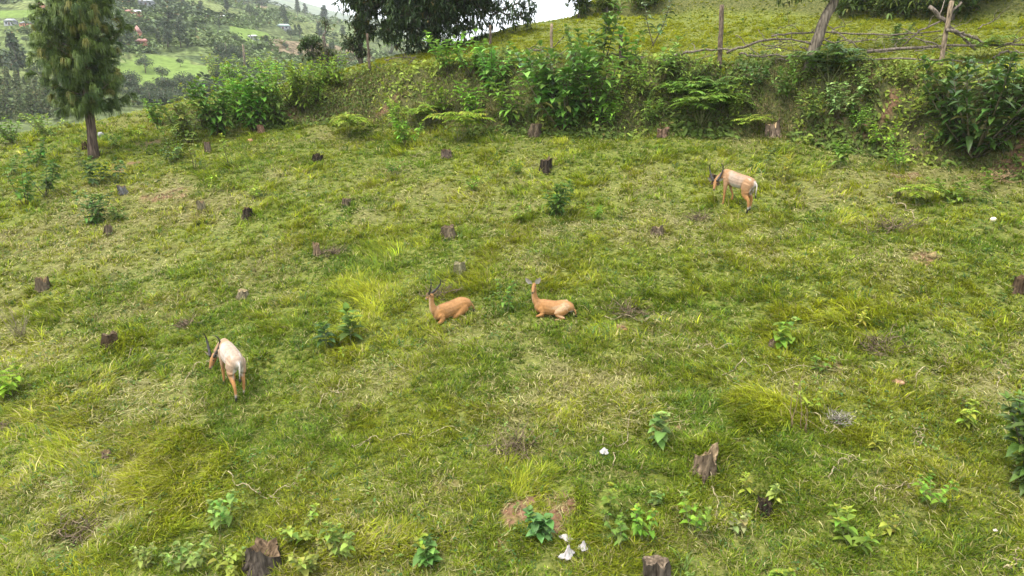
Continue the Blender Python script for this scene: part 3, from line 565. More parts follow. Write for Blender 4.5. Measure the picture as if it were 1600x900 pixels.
 (1250, 130, 40, 'b', 9, .7, .24, .45, 6, (.075, .13, .03), FRESH, 'bush on the bank edge touching the leaning trunk'),
 (1350, 150, 44, 'b', 9, .7, .22, .5, 6, (.10, .16, .045), PALE, 'light bush on the bank edge above the pale creeper'),
 (1400, 140, 36, 'b', 8, .7, .24, .45, 5, (.10, .165, .035), FRESH, 'light low bush on the bank edge below the thick rail'),
 (1000, 150, 50, 'b', 10, .7, .2, .45, 6, (.085, .15, .03), FRESH, 'leafy bush on the bank face beneath the shorter sapling'),
 (745, 190, 54, 'b', 9, .6, .22, .45, 6, (.095, .165, .03), FRESH, 'leafy weed thicket behind the widest flat topped shrub'),
 (690, 180, 44, 'b', 8, .6, .24, .45, 6, (.09, .155, .03), FRESH, 'leafy weed thicket on the bank face behind the feathery shrubs'),
 (610, 85, 40, 'b', 7, .6, .24, .5, 5, (.10, .17, .05), PALE, 'light bush behind the fence under the dark tree'),
 (560, 95, 34, 'b', 6, .7, .28, .5, 5, (.08, .14, .03), FRESH, 'green bush behind the branch rails under the dark tree'),
 (1365, 30, 30, 'b', 6, .5, .3, .5, 5, (.06, .1, .04), PALE, 'grey green bush in the meadow behind the long rail'),
 (1395, 75, 34, 'b', 5, .7, .3, .5, 5, (.08, .13, .05), PALE, 'loose bush tangled in rails beside thick log'),
 (1300, 85, 22, 'b', 5, .7, .34, .6, 4, DARK, MID, 'small dark bush by the fence just right of the leaning trunk'),
 (1530, 95, 40, 'p', 5, .7, .7, .3, 8, (.08, .14, .025), FRESH, 'feathery plant growing through the rails near the crossed post'),
 (1575, 150, 40, 'b', 8, .7, .24, .5, 5, (.08, .14, .03), FRESH, 'light leafy bush over the edge dark shrub'),
 (1450, 170, 50, 'b', 7, .7, .22, .5, 5, (.07, .125, .035), FRESH, 'leafy bush left of the largest dark shrub'),
 (1465, 230, 40, 'b', 6, .7, .26, .5, 5, (.06, .115, .03), FRESH, 'green bush at the foot of the largest dark shrub'),
]
for i, (px, py, hp, kd, ns, ln, ll, lw, nl, col, tip, lab) in enumerate(PL):
    rg = np.random.default_rng(300 + i); p = at(px, py); h = hp * mpp(p) * (.84 if py < 235 and px < 520 else 1.08); ns, ll = (ns + 1, ll * .95) if py > 780 and kd == 'b' else (ns, ll)
    cat, nm, grp, mt = ('plant', 'leafy_plant', 'plants in the pasture', None) if py > 235 else ('bush', 'leafy_bush', 'bushes along the bank', None)
    if col[0] < .056: mt = M_gloss
    if kd == 'b': st, lf = stemmy(h, ns, ln, ll * h, lw, nl, np.array(col) * (1 if py > 235 else 1.5 if px > 520 else 1.4), tip, rg, azb=None if py > 235 else -1.57)
    elif kd == 'p': st, lf = pinnate(h, ns, ln, ll * h, nl, col, tip, rg); nm = 'feathery_shrub'
    else:
        st, lf = Acc(), Acc(); nm = 'grass_clump' if kd == 'g' else 'dry_stalk'; cat = 'plant'
        for s in range(ns):
            az, a = rg.uniform(0, 6.28), ln * math.sqrt(rg.random()); L = h * rg.uniform(.5, 1.05) if s else h
            t = np.linspace(0, 1, 6); P = np.stack([math.cos(az) * math.sin(a) * t * L, math.sin(az) * math.sin(a) * t * L, t * L * math.cos(a)], 1); P[:, :2] += rg.normal(0, .04 * h if ns > 3 else .02, 2)
            if kd == 'g': leaves(lf, P[:1], (P[-1] - P[0])[None], [[0, 0, 1.]], L, .03 * L, .45, jit(col, 1, rg)); leaves(lf, P[2:3], (P[-1] - P[0])[None] + rg.normal(0, .3, (1, 3)), [[0, 0, 1.]], L * .6, .03 * L, .45, jit(tip, 1, rg))
            else:
                P[1:, :2] += rg.normal(0, .015 * h, (5, 2)); tube(st, P, .007 * (1 - .6 * t) * (1 if h < 1 else 1.6), col, 4, 0, rg)
                if s == 0 and kd == 't': leaves(lf, P[-2:], sph(rg.uniform(0, 6, 2), np.array([.3, .6])), [[0, 0, 1.]] * 2, h * .12, h * .05, .3, jit(tip, 2, rg))
    put(nm, cat, lab, st, lf, p, grp, mt)

# undergrowth on the bank face: leaves, creepers, hanging grass, dead stems
def undergrowth():
    rg = np.random.default_rng(77); acc = Acc(); n = 30000; x = rg.uniform(-13, 16, n); s = rg.uniform(-.5, 2.3, n); y = bank_y(x) + s
    dens = np.interp(x, [-13, -8, -6, -4.5, -2.5, -1.5, 0, 8.5, 9.5, 11.5, 12.5, 16], [.8, .8, .5, .3, .35, .8, 1, 1, .75, .6, 1, 1]) * sst(.3, .55, fbm(x * 1.1, y * 1.1, 140, 3))
    k = rg.random(n) < dens; x, y, s = x[k], y[k], s[k]; n = len(x); z = H(x, y) + rg.exponential(.06, n)
    az = rg.normal(-1.57, .9, n); el = rg.normal(.1, .5, n); cl = fbm(x * .9, y * .9, 141, 3)
    col = np.where((cl > .52)[:, None], np.array([.21, .275, .042]), np.array([.10, .15, .028])) * np.exp(rg.normal(0, .25, (n, 1)))
    L = rg.uniform(.07, .19, n) * (.7 + .8 * vnoise(x * .8, y * .8, 142))
    leaves(acc, np.stack([x, y, z], 1), sph(az, el), np.stack([0 * x, -.6 + 0 * x, .8 + 0 * x], 1), L, L * .55, .35, col)
    tag(acc.build('undergrowth', M_leaf), 'tangled leafy undergrowth and creepers covering the bank face', 'undergrowth', kind='stuff')
    acc = Acc(); n = 42000; x = rg.uniform(-14, 16, n); s = rg.uniform(-.2, 2.2, n); y = bank_y(x) + s; k = rg.random(n) < (.3 + .7 * (fbm(x * 1.3, y * 1.3, 150, 3) > .5)); x, y, s = x[k], y[k], s[k]; n = len(x); z = H(x, y)
    az = rg.normal(-1.57, .8, n); L = rg.uniform(.12, .38, n); W = .014 + 0 * L; P = np.stack([x, y, z], 1); d1 = sph(az, rg.uniform(.2, 1.1, n)); S = np.stack([-np.sin(az), np.cos(az), 0 * az], 1) * (W / 2)[:, None]
    m = P + d1 * (L * .5)[:, None]; tp = m + sph(az, rg.uniform(-1.2, -.1, n)) * (L * .55)[:, None]
    top = sst(1.2, 1.9, s)[:, None]; dead = (rg.random((n, 1)) < .5 * (1 - top)); col = np.where(dead, np.array([.19, .15, .075]), np.array([.11, .155, .025]) * (1 - top) + np.array([.19, .22, .022]) * top) * np.exp(rg.normal(0, .3, (n, 1)))
    acc.add(np.stack([P - S, P + S, m - S, m + S, tp], 1).reshape(-1, 3), (np.array([[0, 1, 3], [0, 3, 2], [2, 3, 4]])[None] + (np.arange(n) * 5)[:, None, None]).reshape(-1, 3), np.repeat(col[:, None], 5, 1).reshape(-1, 3))
    tag(acc.build('bank_grass', M_grass, smooth=False), 'dry and green grass hanging over the bank', 'grass', kind='stuff')
undergrowth()

# ------------------------------------------------------------------ stumps
def stump(px, py, wp, hp, label, jag, bark, top, seed, lean=(0, 0), hollow=0, parts=False):
    rg = np.random.default_rng(seed); bark, top = np.array(bark) * [.78, .77, .74], np.array(top) * [.85, .8, .72]; p = at(px, py); m = mpp(p); r = wp * m * (.43 if py < 700 else .47); h = hp * m * (.78 if py < 700 else .9); k, nl = 30, 9
    a = np.linspace(0, 6.283, k, endpoint=False); ridge = 1 + .13 * np.sin(a * 5 + rg.uniform(0, 6)) + .08 * np.sin(a * 9 + rg.uniform(0, 6)) + rg.normal(0, .045, k)
    jg = vnoise(np.cos(a) * 1.6 + 9, np.sin(a) * 1.6 + seed, 3); jg = (jg - jg.min()) / max(1e-3, np.ptp(jg)); jg = jg + rg.normal(0, .1, k)
    topz = h * (1 - jag * (1 - np.clip(jg, 0, 1.1)))
    V = []; C = []
    for i in range(nl):
        t = i / (nl - 1); rr = r * (.86 + .34 * (1 - t) ** 3) * ridge * (1 + rg.normal(0, .02, k)) * (1 + .10 * (1 - t) * np.sin(a * 4 + 1)) * (1 + .34 * (vnoise(np.cos(a) * 2.2 + 7, np.sin(a) * 2.2 + t * 1.5, seed + 5) - .5)); z = -.12 * h + t * (topz + .12 * h)
        V.append(np.stack([np.cos(a) * rr + lean[0] * z, np.sin(a) * rr + lean[1] * z, z], 1))
        C.append(np.array(bark)[None] * (1 + .9 * (vnoise(a * 4, a * 0 + t * .6, seed + 1) - .5))[:, None] * np.exp(rg.normal(0, .15, (k, 1))))
    V = np.vstack(V); C = np.vstack(C); T = []
    for i in range(nl - 1):
        for j in range(k): j2 = (j + 1) % k; T += [[i * k + j, i * k + j2, (i + 1) * k + j2], [i * k + j, (i + 1) * k + j2, (i + 1) * k + j]]
    root = empty('tree_stump', p, label, 'stump', 'cut tree stumps on the slope'); b = Acc(); b.add(V, T, C)
    for q in range(5):                                             # root flares
        qa = rg.uniform(0, 6.28); d0 = np.array([math.cos(qa), math.sin(qa), 0]); L = r * rg.uniform(1.1, 1.9)
        tube(b, [d0 * r * .6 + [0, 0, h * .25], d0 * r * 1.1 + [0, 0, h * .06], d0 * L + [0, 0, -.05 + .27 * d0[1] * L * 0]], [r * .3, r * .2, r * .06], np.array(bark) * .9, 6, .15, rg)
    b.build('bark', M_bark, root)
    cf = Acc(); rim = V[-k:]; ctr = rim.mean(0); V2 = [rim * 1.0]; C2 = [np.array(top)[None] * np.exp(rg.normal(0, .2, (k, 1)))]
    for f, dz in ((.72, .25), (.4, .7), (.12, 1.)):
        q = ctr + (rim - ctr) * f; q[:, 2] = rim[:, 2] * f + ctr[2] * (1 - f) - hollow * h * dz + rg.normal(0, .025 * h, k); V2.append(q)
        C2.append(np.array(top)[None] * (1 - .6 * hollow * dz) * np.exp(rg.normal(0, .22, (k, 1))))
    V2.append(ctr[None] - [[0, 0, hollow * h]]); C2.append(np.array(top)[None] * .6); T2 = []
    for i in range(3):
        for j in range(k): j2 = (j + 1) % k; T2 += [[i * k + j, i * k + j2, (i + 1) * k + j2], [i * k + j, (i + 1) * k + j2, (i + 1) * k + j]]
    T2 += [[3 * k + j, 3 * k + (j + 1) % k, 4 * k] for j in range(k)]
    cf.add(np.vstack(V2), T2, np.vstack(C2)); cf.build('cut_face', M_wood, root)
    return root
BK, GR, DK, TAN = (.075, .052, .033), (.098, .077, .052), (.034, .027, .02), (.15, .11, .065)
ST = [
 (414, 884, 58, 48, 'hollow grey weathered stump under a yellowing leafy shoot', .45, (.07, .058, .047), (.12, .088, .058), .35),
 (1101, 735, 40, 45, 'split stump with a pale jagged spire and a low side ledge', .62, (.12, .09, .062), (.2, .155, .1), .2),
 (1026, 905, 42, 44, 'rounded grey stump with a step cut into it at the bottom edge', .3, (.09, .074, .06), (.13, .105, .08), 0),
 (1594, 456, 26, 34, 'dark brown stump cut by the edge in open grass', .25, BK, BK, .1),
 (836, 212, 22, 24, 'domed grey stump at the foot of bank under a drooping shrub', .15, GR, GR, 0),
 (1208, 212, 30, 34, 'wide jagged stump with pale splintered wood at bank foot', .7, (.16, .12, .09), (.42, .32, .2), .1),
 (1035, 213, 22, 18, 'low brown stump half hidden by a feathery shrub', .4, (.15, .1, .07), (.16, .11, .08), .1),
 (851, 268, 20, 30, 'dark hollow upright stump with ferns at its side', .35, DK, GR, .5),
 (702, 370, 26, 24, 'squat grey stump with grooved bark in the middle slope', .3, GR, GR, .1),
 (718, 426, 22, 22, 'mossy round stump uphill of the horned lying antelope', .2, (.15, .14, .08), (.16, .15, .09), 0),
 (1026, 366, 22, 19, 'low stump with frayed top in the open mid slope', .45, (.14, .11, .075), (.2, .16, .1), .1),
 (496, 398, 13, 26, 'slim brown stump standing upright beside a dry tuft', .3, (.16, .115, .075), TAN, 0),
 (541, 321, 14, 15, 'little grey stump with a white chipped base', .25, GR, GR, 0),
 (496, 252, 18, 17, 'small black charred stump with a sharp point', .8, DK, DK, .1),
 (699, 246, 19, 17, 'short dark stump below the feathery shrubs', .35, (.1, .075, .06), BK, .2),
 (68, 452, 22, 26, 'grey brown stump with a dark split near the edge', .45, GR, TAN, .3),
 (172, 540, 26, 28, 'stump beside a tall green tussock, leaning downhill', .3, BK, GR, .1),
 (316, 328, 14, 20, 'thin mossy stump with a yellow leaf at its foot', .35, (.16, .14, .09), TAN, .1),
 (387, 340, 18, 22, 'blackish stump beside a yellow green shrub', .3, DK, BK, .1),
 (169, 366, 14, 20, 'pale grey stump beside the compact dark shrub', .3, GR, GR, 0),
 (193, 302, 15, 18, 'bluish grey stump by dark shoots under pine', .35, (.13, .13, .13), GR, 0),
 (325, 237, 12, 20, 'narrow brown stump below the hedge', .2, (.13, .1, .075), BK, 0),
 (380, 464, 20, 16, 'low straw covered stump in open grass', .4, (.2, .17, .11), (.24, .2, .12), 0),
 (1116, 288, 16, 20, 'brown stump touching the horns of the grazing antelope', .2, BK, BK, 0),
 (168, 713, 14, 13, 'tiny broken stump sunk in long yellow grass', .5, (.2, .14, .11), TAN, .1),
 (1205, 546, 12, 24, 'thin leaning stump beside a big leaved sapling', .5, (.16, .12, .09), BK, 0),
 (1196, 806, 24, 34, 'dark rotten stump in a hollow behind a pale sapling', .5, DK, DK, .3),
 (1178, 668, 8, 16, 'stick thin stump in front of a long grass tussock', .4, (.22, .16, .1), TAN, 0),
 (133, 234, 10, 17, 'thin jagged stump close to the pine trunk', .5, BK, GR, .1),
 (408, 207, 12, 16, 'reddish brown stump at the foot of hedge', .15, (.15, .09, .06), BK, 0),
 (1403, 305, 9, 17, 'small broken stump beside the feather leaved plant', .4, BK, BK, 0),
 (992, 808, 9, 30, 'grey stick like stump among saplings near the bottom', .4, GR, GR, 0),
]
for i, (px, py, wp, hp, lab, jg, bk, tp, hol) in enumerate(ST):
    stump(px, py, wp, hp, lab, jg, bk, tp, 500 + i, (np.sin(i * 2.1) * .12, np.cos(i * 1.7) * .1), hol)
acc = Acc(); acc.add(*blades(0, 0, 1, 0, 1, .012, 1.25, np.random.default_rng(8), 3, collar_points([q[:3] for q in ST], 26, np.random.default_rng(9))))
tag(acc.build('stump_grass', M_grass, smooth=False), 'taller grass left standing around the cut stumps', 'grass', kind='stuff')
def lump(name, cat, label, px, py, wp, hp, col, mat, seed, group=None, rough=.25):
    rg = np.random.default_rng(seed); p = at(px, py); m = mpp(p); u = np.linspace(0, 6.283, 16, endpoint=False); v = np.linspace(-1.57, 1.57, 10)
    U, W_ = np.meshgrid(u, v); f = 1 + rough * (fbm(np.cos(U) * np.cos(W_) * 2 + 5, np.sin(U) * np.cos(W_) * 2 + np.sin(W_) * 2 + seed, 9, 3) - .5) * 2
    V = np.stack([np.cos(U) * np.cos(W_) * f * wp * m / 2, np.sin(U) * np.cos(W_) * f * wp * m * .4, np.sin(W_) * f * hp * m / 2 + hp * m * .35], -1).reshape(-1, 3); T = []
    for i in range(9):
        for j in range(16): j2 = (j + 1) % 16; T += [[i * 16 + j, i * 16 + j2, i * 16 + 16 + j2], [i * 16 + j, i * 16 + 16 + j2, i * 16 + 16 + j]]
    o = mesh_obj(name, V, T, jit(col, len(V), rg, .12, .03), mat, loc=p); tag(o, label, cat, group); return o
lump('stone', 'stone', 'pale grey boulder right of the pine trunk', 158, 214, 9, 9, (.3, .3, .3), M_clod, 1)
lump('stone', 'stone', 'small cream white round stone alone in grass', 1552, 346, 10, 8, (.75, .68, .5), M_rag, 2)
lump('earth_clod', 'clod', 'reddish brown clod of earth on the grass', 1403, 600, 20, 9, (.33, .2, .12), M_clod, 3)
lump('earth_clod', 'clod', 'small orange brown clod near the hedge foot', 391, 222, 9, 6, (.42, .24, .13), M_clod, 4)
def crumbs():
    rg = np.random.default_rng(55); acc = Acc(); n = 60000; r = np.sqrt(rg.uniform(36, 24 ** 2, n)); a = np.radians(rg.uniform(-42, 42, n)); x = np.sin(a) * r; y = np.cos(a) * r; k = rg.random(n) < (masks(x, y)[0] - .25) * .9; x, y = x[k], y[k]; n = len(x); z = H(x, y)
    O = np.array([[1, 0, 0], [0, 1, 0], [-1, 0, 0], [0, -1, 0], [0, 0, 1.], [0, 0, -1]]); F_ = np.array([[0, 1, 4], [1, 2, 4], [2, 3, 4], [3, 0, 4], [1, 0, 5], [2, 1, 5], [3, 2, 5], [0, 3, 5]])
    V = (O[None] + rg.normal(0, .3, (n, 6, 3))) * (.012 * np.exp(rg.normal(0, .6, (n, 1, 1)))) * [1, 1, .7] + np.stack([x, y, z + .005], 1)[:, None]
    acc.add(V.reshape(-1, 3), (F_[None] + (np.arange(n) * 6)[:, None, None]).reshape(-1, 3), np.repeat(jit((.24, .125, .075), n, rg, .35), 6, 0)); tag(acc.build('soil_crumbs', M_clod, smooth=False), 'crumbs of red earth on the bare patches', 'soil', kind='stuff')
crumbs()
def rag(px, py, wp, hp, label, seed, col=(.42, .395, .37)):
    rg = np.random.default_rng(seed); p = at(px, py); m = mpp(p); k, q = 22, 9; a = np.linspace(0, 6.2832, k, endpoint=False); edge = .35 + 1.0 * vnoise(np.cos(a) * 1.5 + seed * 3, np.sin(a) * 1.5, seed) + .12 * rg.normal(0, 1, k)
    V = [[0, 0, .05]]; T = []
    for i in range(1, q + 1):
        f = i / q; x = np.cos(a) * edge * f * wp * m / 2; y = np.sin(a) * edge * f * wp * m * .36; z = .03 + hp * m * (1.1 - .8 * f) * (np.abs(np.sin(a * 2.5 + f * 3 + seed)) * .35 + np.abs(fbm(x * 9 + seed, y * 9, seed, 3) - .5) * 2.6 + .12 * rg.random(k)); V += np.stack([x, y, z], 1).tolist()
    V = np.array(V)
    for j in range(k):
        j2 = (j + 1) % k; T.append([0, 1 + j, 1 + j2])
        for i in range(q - 1): o = 1 + i * k; T += [[o + j, o + k + j, o + k + j2], [o + j, o + k + j2, o + j2]]
    V[:, 2] += H(V[:, 0] + p[0], V[:, 1] + p[1]) - p[2]
    C = jit(col, len(V), rg, .2, .03) * np.where(rg.random(len(V)) < .25, .6, 1)[:, None]
    o = mesh_obj('plastic_scrap', V, T, C, M_rag, smooth=False, loc=p); sm = o.modifiers.new('thickness', 'SOLIDIFY'); sm.thickness = .004
    tag(o, label, 'litter', 'white litter on the grass')
rag(888, 874, 30, 20, 'torn white plastic scrap, largest piece beside the red earth', 1)
rag(912, 862, 18, 12, 'crumpled white plastic scrap right of the largest piece', 2)
rag(884, 846, 24, 8, 'flattened whitish scrap uphill of the largest piece', 3, (.5, .46, .4))
rag(944, 710, 14, 7, 'small white scrap alone on the dry grass', 4)
rag(1555, 694 + 140, 8, 6, 'tiny whitish scrap in grass near the corner', 5, (.6, .5, .4))
# dry brush mounds, dead vines, dropped twigs
def brush(px, py, wp, hp, label, seed, col=(.13, .1, .07), n=90):
    rg = np.random.default_rng(seed); p = at(px, py); m = mpp(p); a = Acc()
    for i in range(n):
        c = rg.normal(0, .24, 2) * [wp * m, wp * m * .6]; z0 = gz(p[0] + c[0], p[1] + c[1]) - p[2] + rg.uniform(0, .35) * hp * m; az = rg.uniform(0, 6.28); L = rg.uniform(.25, .6) * wp * m; el = rg.uniform(-.1, .9)
        P = np.array([c[0], c[1], z0]) + np.linspace(0, 1, 4)[:, None] * sph(np.array(az), np.array(el)) * L; P[1:, :] += rg.normal(0, .06 * L, (3, 3)); tube(a, P, .006 * np.array([1, .9, .7, .3]), np.array(col) * rg.uniform(.5, 1.8), 4, 0, rg)
    tag(a.build('dead_brush', M_wood, loc=p), label, 'dead brush', 'dry brush mounds on the slope')
for i, q in enumerate([(985, 492, 56, 26, 'dark dry brush mound right of the lying hornless antelope'), (688, 464, 50, 28, 'dark dry brush mound behind the lying horned antelope'), (1092, 344, 30, 12, 'small dark brush heap left of the grazing antelope'),
        (1385, 362, 84, 22, 'wide brown brush heap on the upper right slope'), (1372, 548, 66, 26, 'dark matted brush heap between yellow weed and clod', ), (290, 510, 32, 16, 'small matted brush heap in green grass uphill of the stray white antelope'),
        (805, 708, 80, 30, 'dark weedy brush heap in the middle of dry grass'), (118, 838, 66, 30, 'dark brush heap with white dry stems near the corner'), (5, 675, 30, 30, 'dark brush heap cut by the picture edge'),
        (1312, 662, 36, 32, 'loose heap of grey twigs on the grass'), (522, 398, 36, 16, 'brown dry tuft beside the slim stump'), (1562, 285, 34, 32, 'dry reddish brush under the dark shrub')]):
    brush(*q, 700 + i, (.2, .18, .15) if i == 9 else (.12, .09, .06) if i != 11 else (.26, .17, .1), 70)
def vine(pix, label, seed, r=.007, col=(.3, .25, .15), nm='dry_vine', cat='vine', up=.05, fork=3):
    rg = np.random.default_rng(seed); a = Acc(); W = np.array([at(x, y) for x, y in pix]); t = np.linspace(0, 1, len(W)); tt = np.linspace(0, 1, 26); P = np.stack([np.interp(tt, t, W[:, c]) for c in range(3)], 1)
    P[:, :2] += np.cumsum(rg.normal(0, .02, (26, 2)), 0); P[:, 2] = H(P[:, 0], P[:, 1]) + up * (1 + .8 * np.sin(tt * 19 + seed)); tube(a, P - P[0], r * (1 - .5 * tt), col, 5, .1, rg)
    for f in range(fork):
        i = rg.integers(4, 22); d = np.append(rg.normal(0, 1, 2), 0); Q = P[i] + np.linspace(0, 1, 7)[:, None] * d * rg.uniform(.12, .3); Q[1:, :2] += rg.normal(0, .02, (6, 2)); Q[:, 2] = H(Q[:, 0], Q[:, 1]) + up * 1.3; tube(a, Q - P[0], r * .6 * np.linspace(1, .3, 7), col, 4, .1, rg)
    tag(a.build(nm, M_wood, loc=P[0]), label, cat, 'dry vines and twigs on the ground')
for i, (pix, lab) in enumerate([
    ([(355, 745), (380, 765), (430, 782), (465, 762), (490, 740)], 'long pale dry vine curving above the yellowing leafy shoot'),
    ([(1130, 590), (1160, 572), (1200, 575), (1215, 590), (1280, 590)], 'pale dry vine looping below a thin leaning stump'),
    ([(1085, 546), (1110, 545), (1150, 545)], 'short pale twig left of a thin leaning stump'),
    ([(1265, 645), (1290, 662), (1300, 675), (1320, 660)], 'dry forked vine left of the grey twig heap'),
    ([(1290, 750), (1305, 735), (1330, 728), (1350, 733)], 'pale branching root on the grass below the grey twigs'),
    ([(1365, 790), (1385, 775), (1420, 765), (1435, 768)], 'whitish forked twig left of the thin lone sapling'),
    ([(1105, 745), (1112, 775), (1120, 810), (1128, 830)], 'string of pale dry stems running down from the split stump'),
    ([(550, 700), (590, 685), (640, 682), (700, 690)], 'faint dry vine across the pale lower slope'),
    ([(500, 640), (515, 620), (535, 625), (545, 600)], 'curly dry vine on the grass right of the pale antelope'),
    ([(195, 565), (220, 540), (240, 560), (270, 555)], 'thin dry vine looping beside the leaning tussock stump'),
    ([(290, 600), (300, 575), (312, 565), (330, 570)], 'dry wiry vine before the nose of the pale antelope'),
    ([(1385, 312), (1410, 325), (1425, 342)], 'pale fallen stick beside the feather leaved plant'),
    ([(1405, 248), (1440, 248), (1470, 250)], 'brown fallen branch at the foot of the large dark shrub'),
    ([(945, 500), (1000, 502), (1040, 500)], 'pale vine trailing from the brush right of the hornless antelope'),
    ([(1425, 610), (1440, 575), (1470, 578), (1465, 560)], 'dry vine looping above the reddish clod'),
    ([(1560, 610), (1590, 598), (1600, 585)], 'pale root at the edge above the dark shrub'),
    ([(960, 730), (972, 700), (975, 640)], 'thin dry stem lying beside the small white scrap'),
    ([(1565, 895), (1580, 872), (1597, 858)], 'grey curved twig in the corner of the slope'),
    ([(1432, 700), (1438, 680)], 'short white stick in green grass'),
    ([(640, 246), (670, 242)], 'short pale stick left of the short dark stump')]):
    vine(pix, lab, 800 + i, .008 if i not in (11, 12) else .018, (.3, .25, .15) if i != 12 else (.2, .14, .1))

# ------------------------------------------------------------------ rustic fence on the bank edge
POSTS = [(460, 104, 26, .055), (578, 114, 58, .055), (766, 76, 34, .055), (861, 90, 50, .055), (970, 100, 56, .07), (1124, 104, 90, .08), (1469, 106, 97, .07)]
fr = None; fpx, fpy = [], []
facc = []
for i, (px, py, hp, r) in enumerate(POSTS):
    p = at(px, py); fpx.append(px); fpy.append(p[1])
    if fr is None: fr = empty('rustic_fence', at(1124, 104), 'rustic fence of rough posts and crooked branch rails on the bank edge', 'fence'); fo = np.array(fr.location)
    rg = np.random.default_rng(900 + i); h = hp * mpp(p); t = np.linspace(-.1, 1, 9); P = np.stack([0 * t + rg.normal(0, .04) * t, 0 * t, t * h], 1) + rg.normal(0, .008, (9, 3)); a = Acc()
    tube(a, P + (p - fo), r * (1 - .15 * t) * 1.0, (.11, .083, .06) if i not in (3, 6) else (.2, .155, .105), 9, .1, rg)
    a.build('post', M_wood, fr)
RAILS = [
 ([(1038, 95), (1060, 85), (1085, 80), (1110, 77), (1140, 78)], .05), ([(1020, 104), (1075, 97), (1118, 86)], .03), ([(1135, 83), (1165, 70), (1205, 60), (1235, 62), (1268, 69)], .045),
 ([(1205, 57), (1230, 52), (1270, 50), (1330, 53), (1400, 54), (1470, 48)], .032), ([(1155, 85), (1185, 88), (1258, 87)], .03), ([(1355, 81), (1390, 77), (1440, 73), (1475, 71), (1520, 70), (1610, 70)], .05),
 ([(1340, 93), (1400, 91), (1440, 92), (1470, 95), (1515, 98), (1610, 104)], .028), ([(1452, 10), (1475, 32), (1500, 55), (1524, 78)], .06), ([(1478, 47), (1505, 53), (1538, 67)], .05), ([(1502, 4), (1478, 30), (1440, 48), (1410, 72)], .035),
 ([(1552, 90), (1570, 80), (1610, 83)], .035), ([(1190, 68), (1215, 74), (1262, 84)], .018), ([(1150, 55), (1180, 82), (1205, 95)], .016), ([(1215, 45), (1240, 40), (1262, 60)], .012), ([(1300, 48), (1350, 78), (1400, 82)], .018), ([(1325, 68), (1380, 60), (1420, 50)], .018), ([(1365, 98), (1395, 120)], .02),
 ([(805, 80), (835, 79), (858, 76)], .03), ([(808, 92), (835, 88), (860, 93)], .025), ([(828, 108), (845, 98), (866, 86)], .035), ([(930, 98), (955, 89), (1005, 88)], .035), ([(955, 84), (985, 90), (1010, 91)], .025),
 ([(520, 96), (548, 94), (580, 86)], .035), ([(515, 84), (550, 82), (580, 78)], .022), ([(530, 108), (560, 116), (612, 116)], .03), ([(470, 92), (500, 98), (545, 96)], .025), ([(540, 104), (560, 84)], .02), ([(635, 112), (640, 98), (650, 87)], .02), ([(575, 108), (590, 104), (615, 118)], .02)]
for i, (pix, r) in enumerate(RAILS):
    rg = np.random.default_rng(950 + i); W = np.array([ptat(x, y, float(np.interp(x, fpx, fpy, right=fpy[-1])) + (.12 if i % 2 else -.1)) for x, y in pix]); t = np.linspace(0, 1, len(W)); tt = np.linspace(0, 1, 14); P = np.stack([np.interp(tt, t, W[:, c]) for c in range(3)], 1)
    P[1:-1] += rg.normal(0, .022, (12, 3)); a = Acc(); tube(a, P - fo, .92 * r * np.linspace(1.05, .6, 14), (.13, .108, .085), 7, .12, rg)
    for f in range(3 if r > .03 else 4):
        q = rg.integers(3, 12); d = rg.normal(0, 1, 3); d[1] *= .5; d[2] = abs(d[2]) * .7; Q = P[q] + np.linspace(0, 1, 5)[:, None] * nrm(d) * rg.uniform(.15, .55); Q[1:] += rg.normal(0, .03, (4, 3)); tube(a, Q - fo, np.linspace(.3, .1, 5) * r + .003, (.17, .14, .115), 4, 0, rg)
    a.build('rail', M_wood, fr)
rg = np.random.default_rng(970)
for i in range(26):
    x0, y0 = (rg.uniform(1180, 1330), rg.uniform(50, 92)) if i < 9 else (rg.uniform(1380, 1600), rg.uniform(40, 100)) if i < 16 else (rg.uniform(515, 610), rg.uniform(84, 116)) if i < 21 else (rg.uniform(805, 1010), rg.uniform(78, 104))
    an, L = rg.normal(0, .55), rg.uniform(30, 85); x1, y1 = x0 + L * math.cos(an), y0 + L * math.sin(an) * .7; yf = float(np.interp(x0, fpx, fpy)) + rg.uniform(-.15, .2)
    P = wob(ptat(x0, y0, yf), ptat(x1, y1, float(np.interp(x1, fpx, fpy)) + rg.uniform(-.1, .2)), 9, .03, rg); a = Acc(); r = rg.uniform(.012, .03); tube(a, P - fo, r * np.linspace(1, .4, 9), (.12, .1, .08), 5, .1, rg)
    for f in range(2):
        q = rg.integers(2, 8); Q = P[q] + np.linspace(0, 1, 5)[:, None] * nrm(rg.normal(0, 1, 3) * [1, .4, .8]) * rg.uniform(.2, .5); Q[1:] += rg.normal(0, .02, (4, 3)); tube(a, Q - fo, np.linspace(.5, .2, 5) * r + .002, (.12, .1, .08), 4, 0, rg)
    a.build('branch', M_wood, fr)
a = Acc(); rg = np.random.default_rng(33); p = at(384, 112); h = 38 * mpp(p)
tube(a, [[0, 0, -.1], [.02, 0, h * .5], [0, 0, h]], [.14, .12, .11], (.13, .1, .07), 9, .15, rg); tube(a, [[-.22, 0, -.1], [-.2, 0, h * .6], [-.17, 0, h * 1.05]], [.05, .05, .04], (.3, .22, .15), 7, .1, rg)
tag(a.build('broken_post', M_bark, loc=p), 'broken dark post with a pale split side standing behind the hedge', 'post')

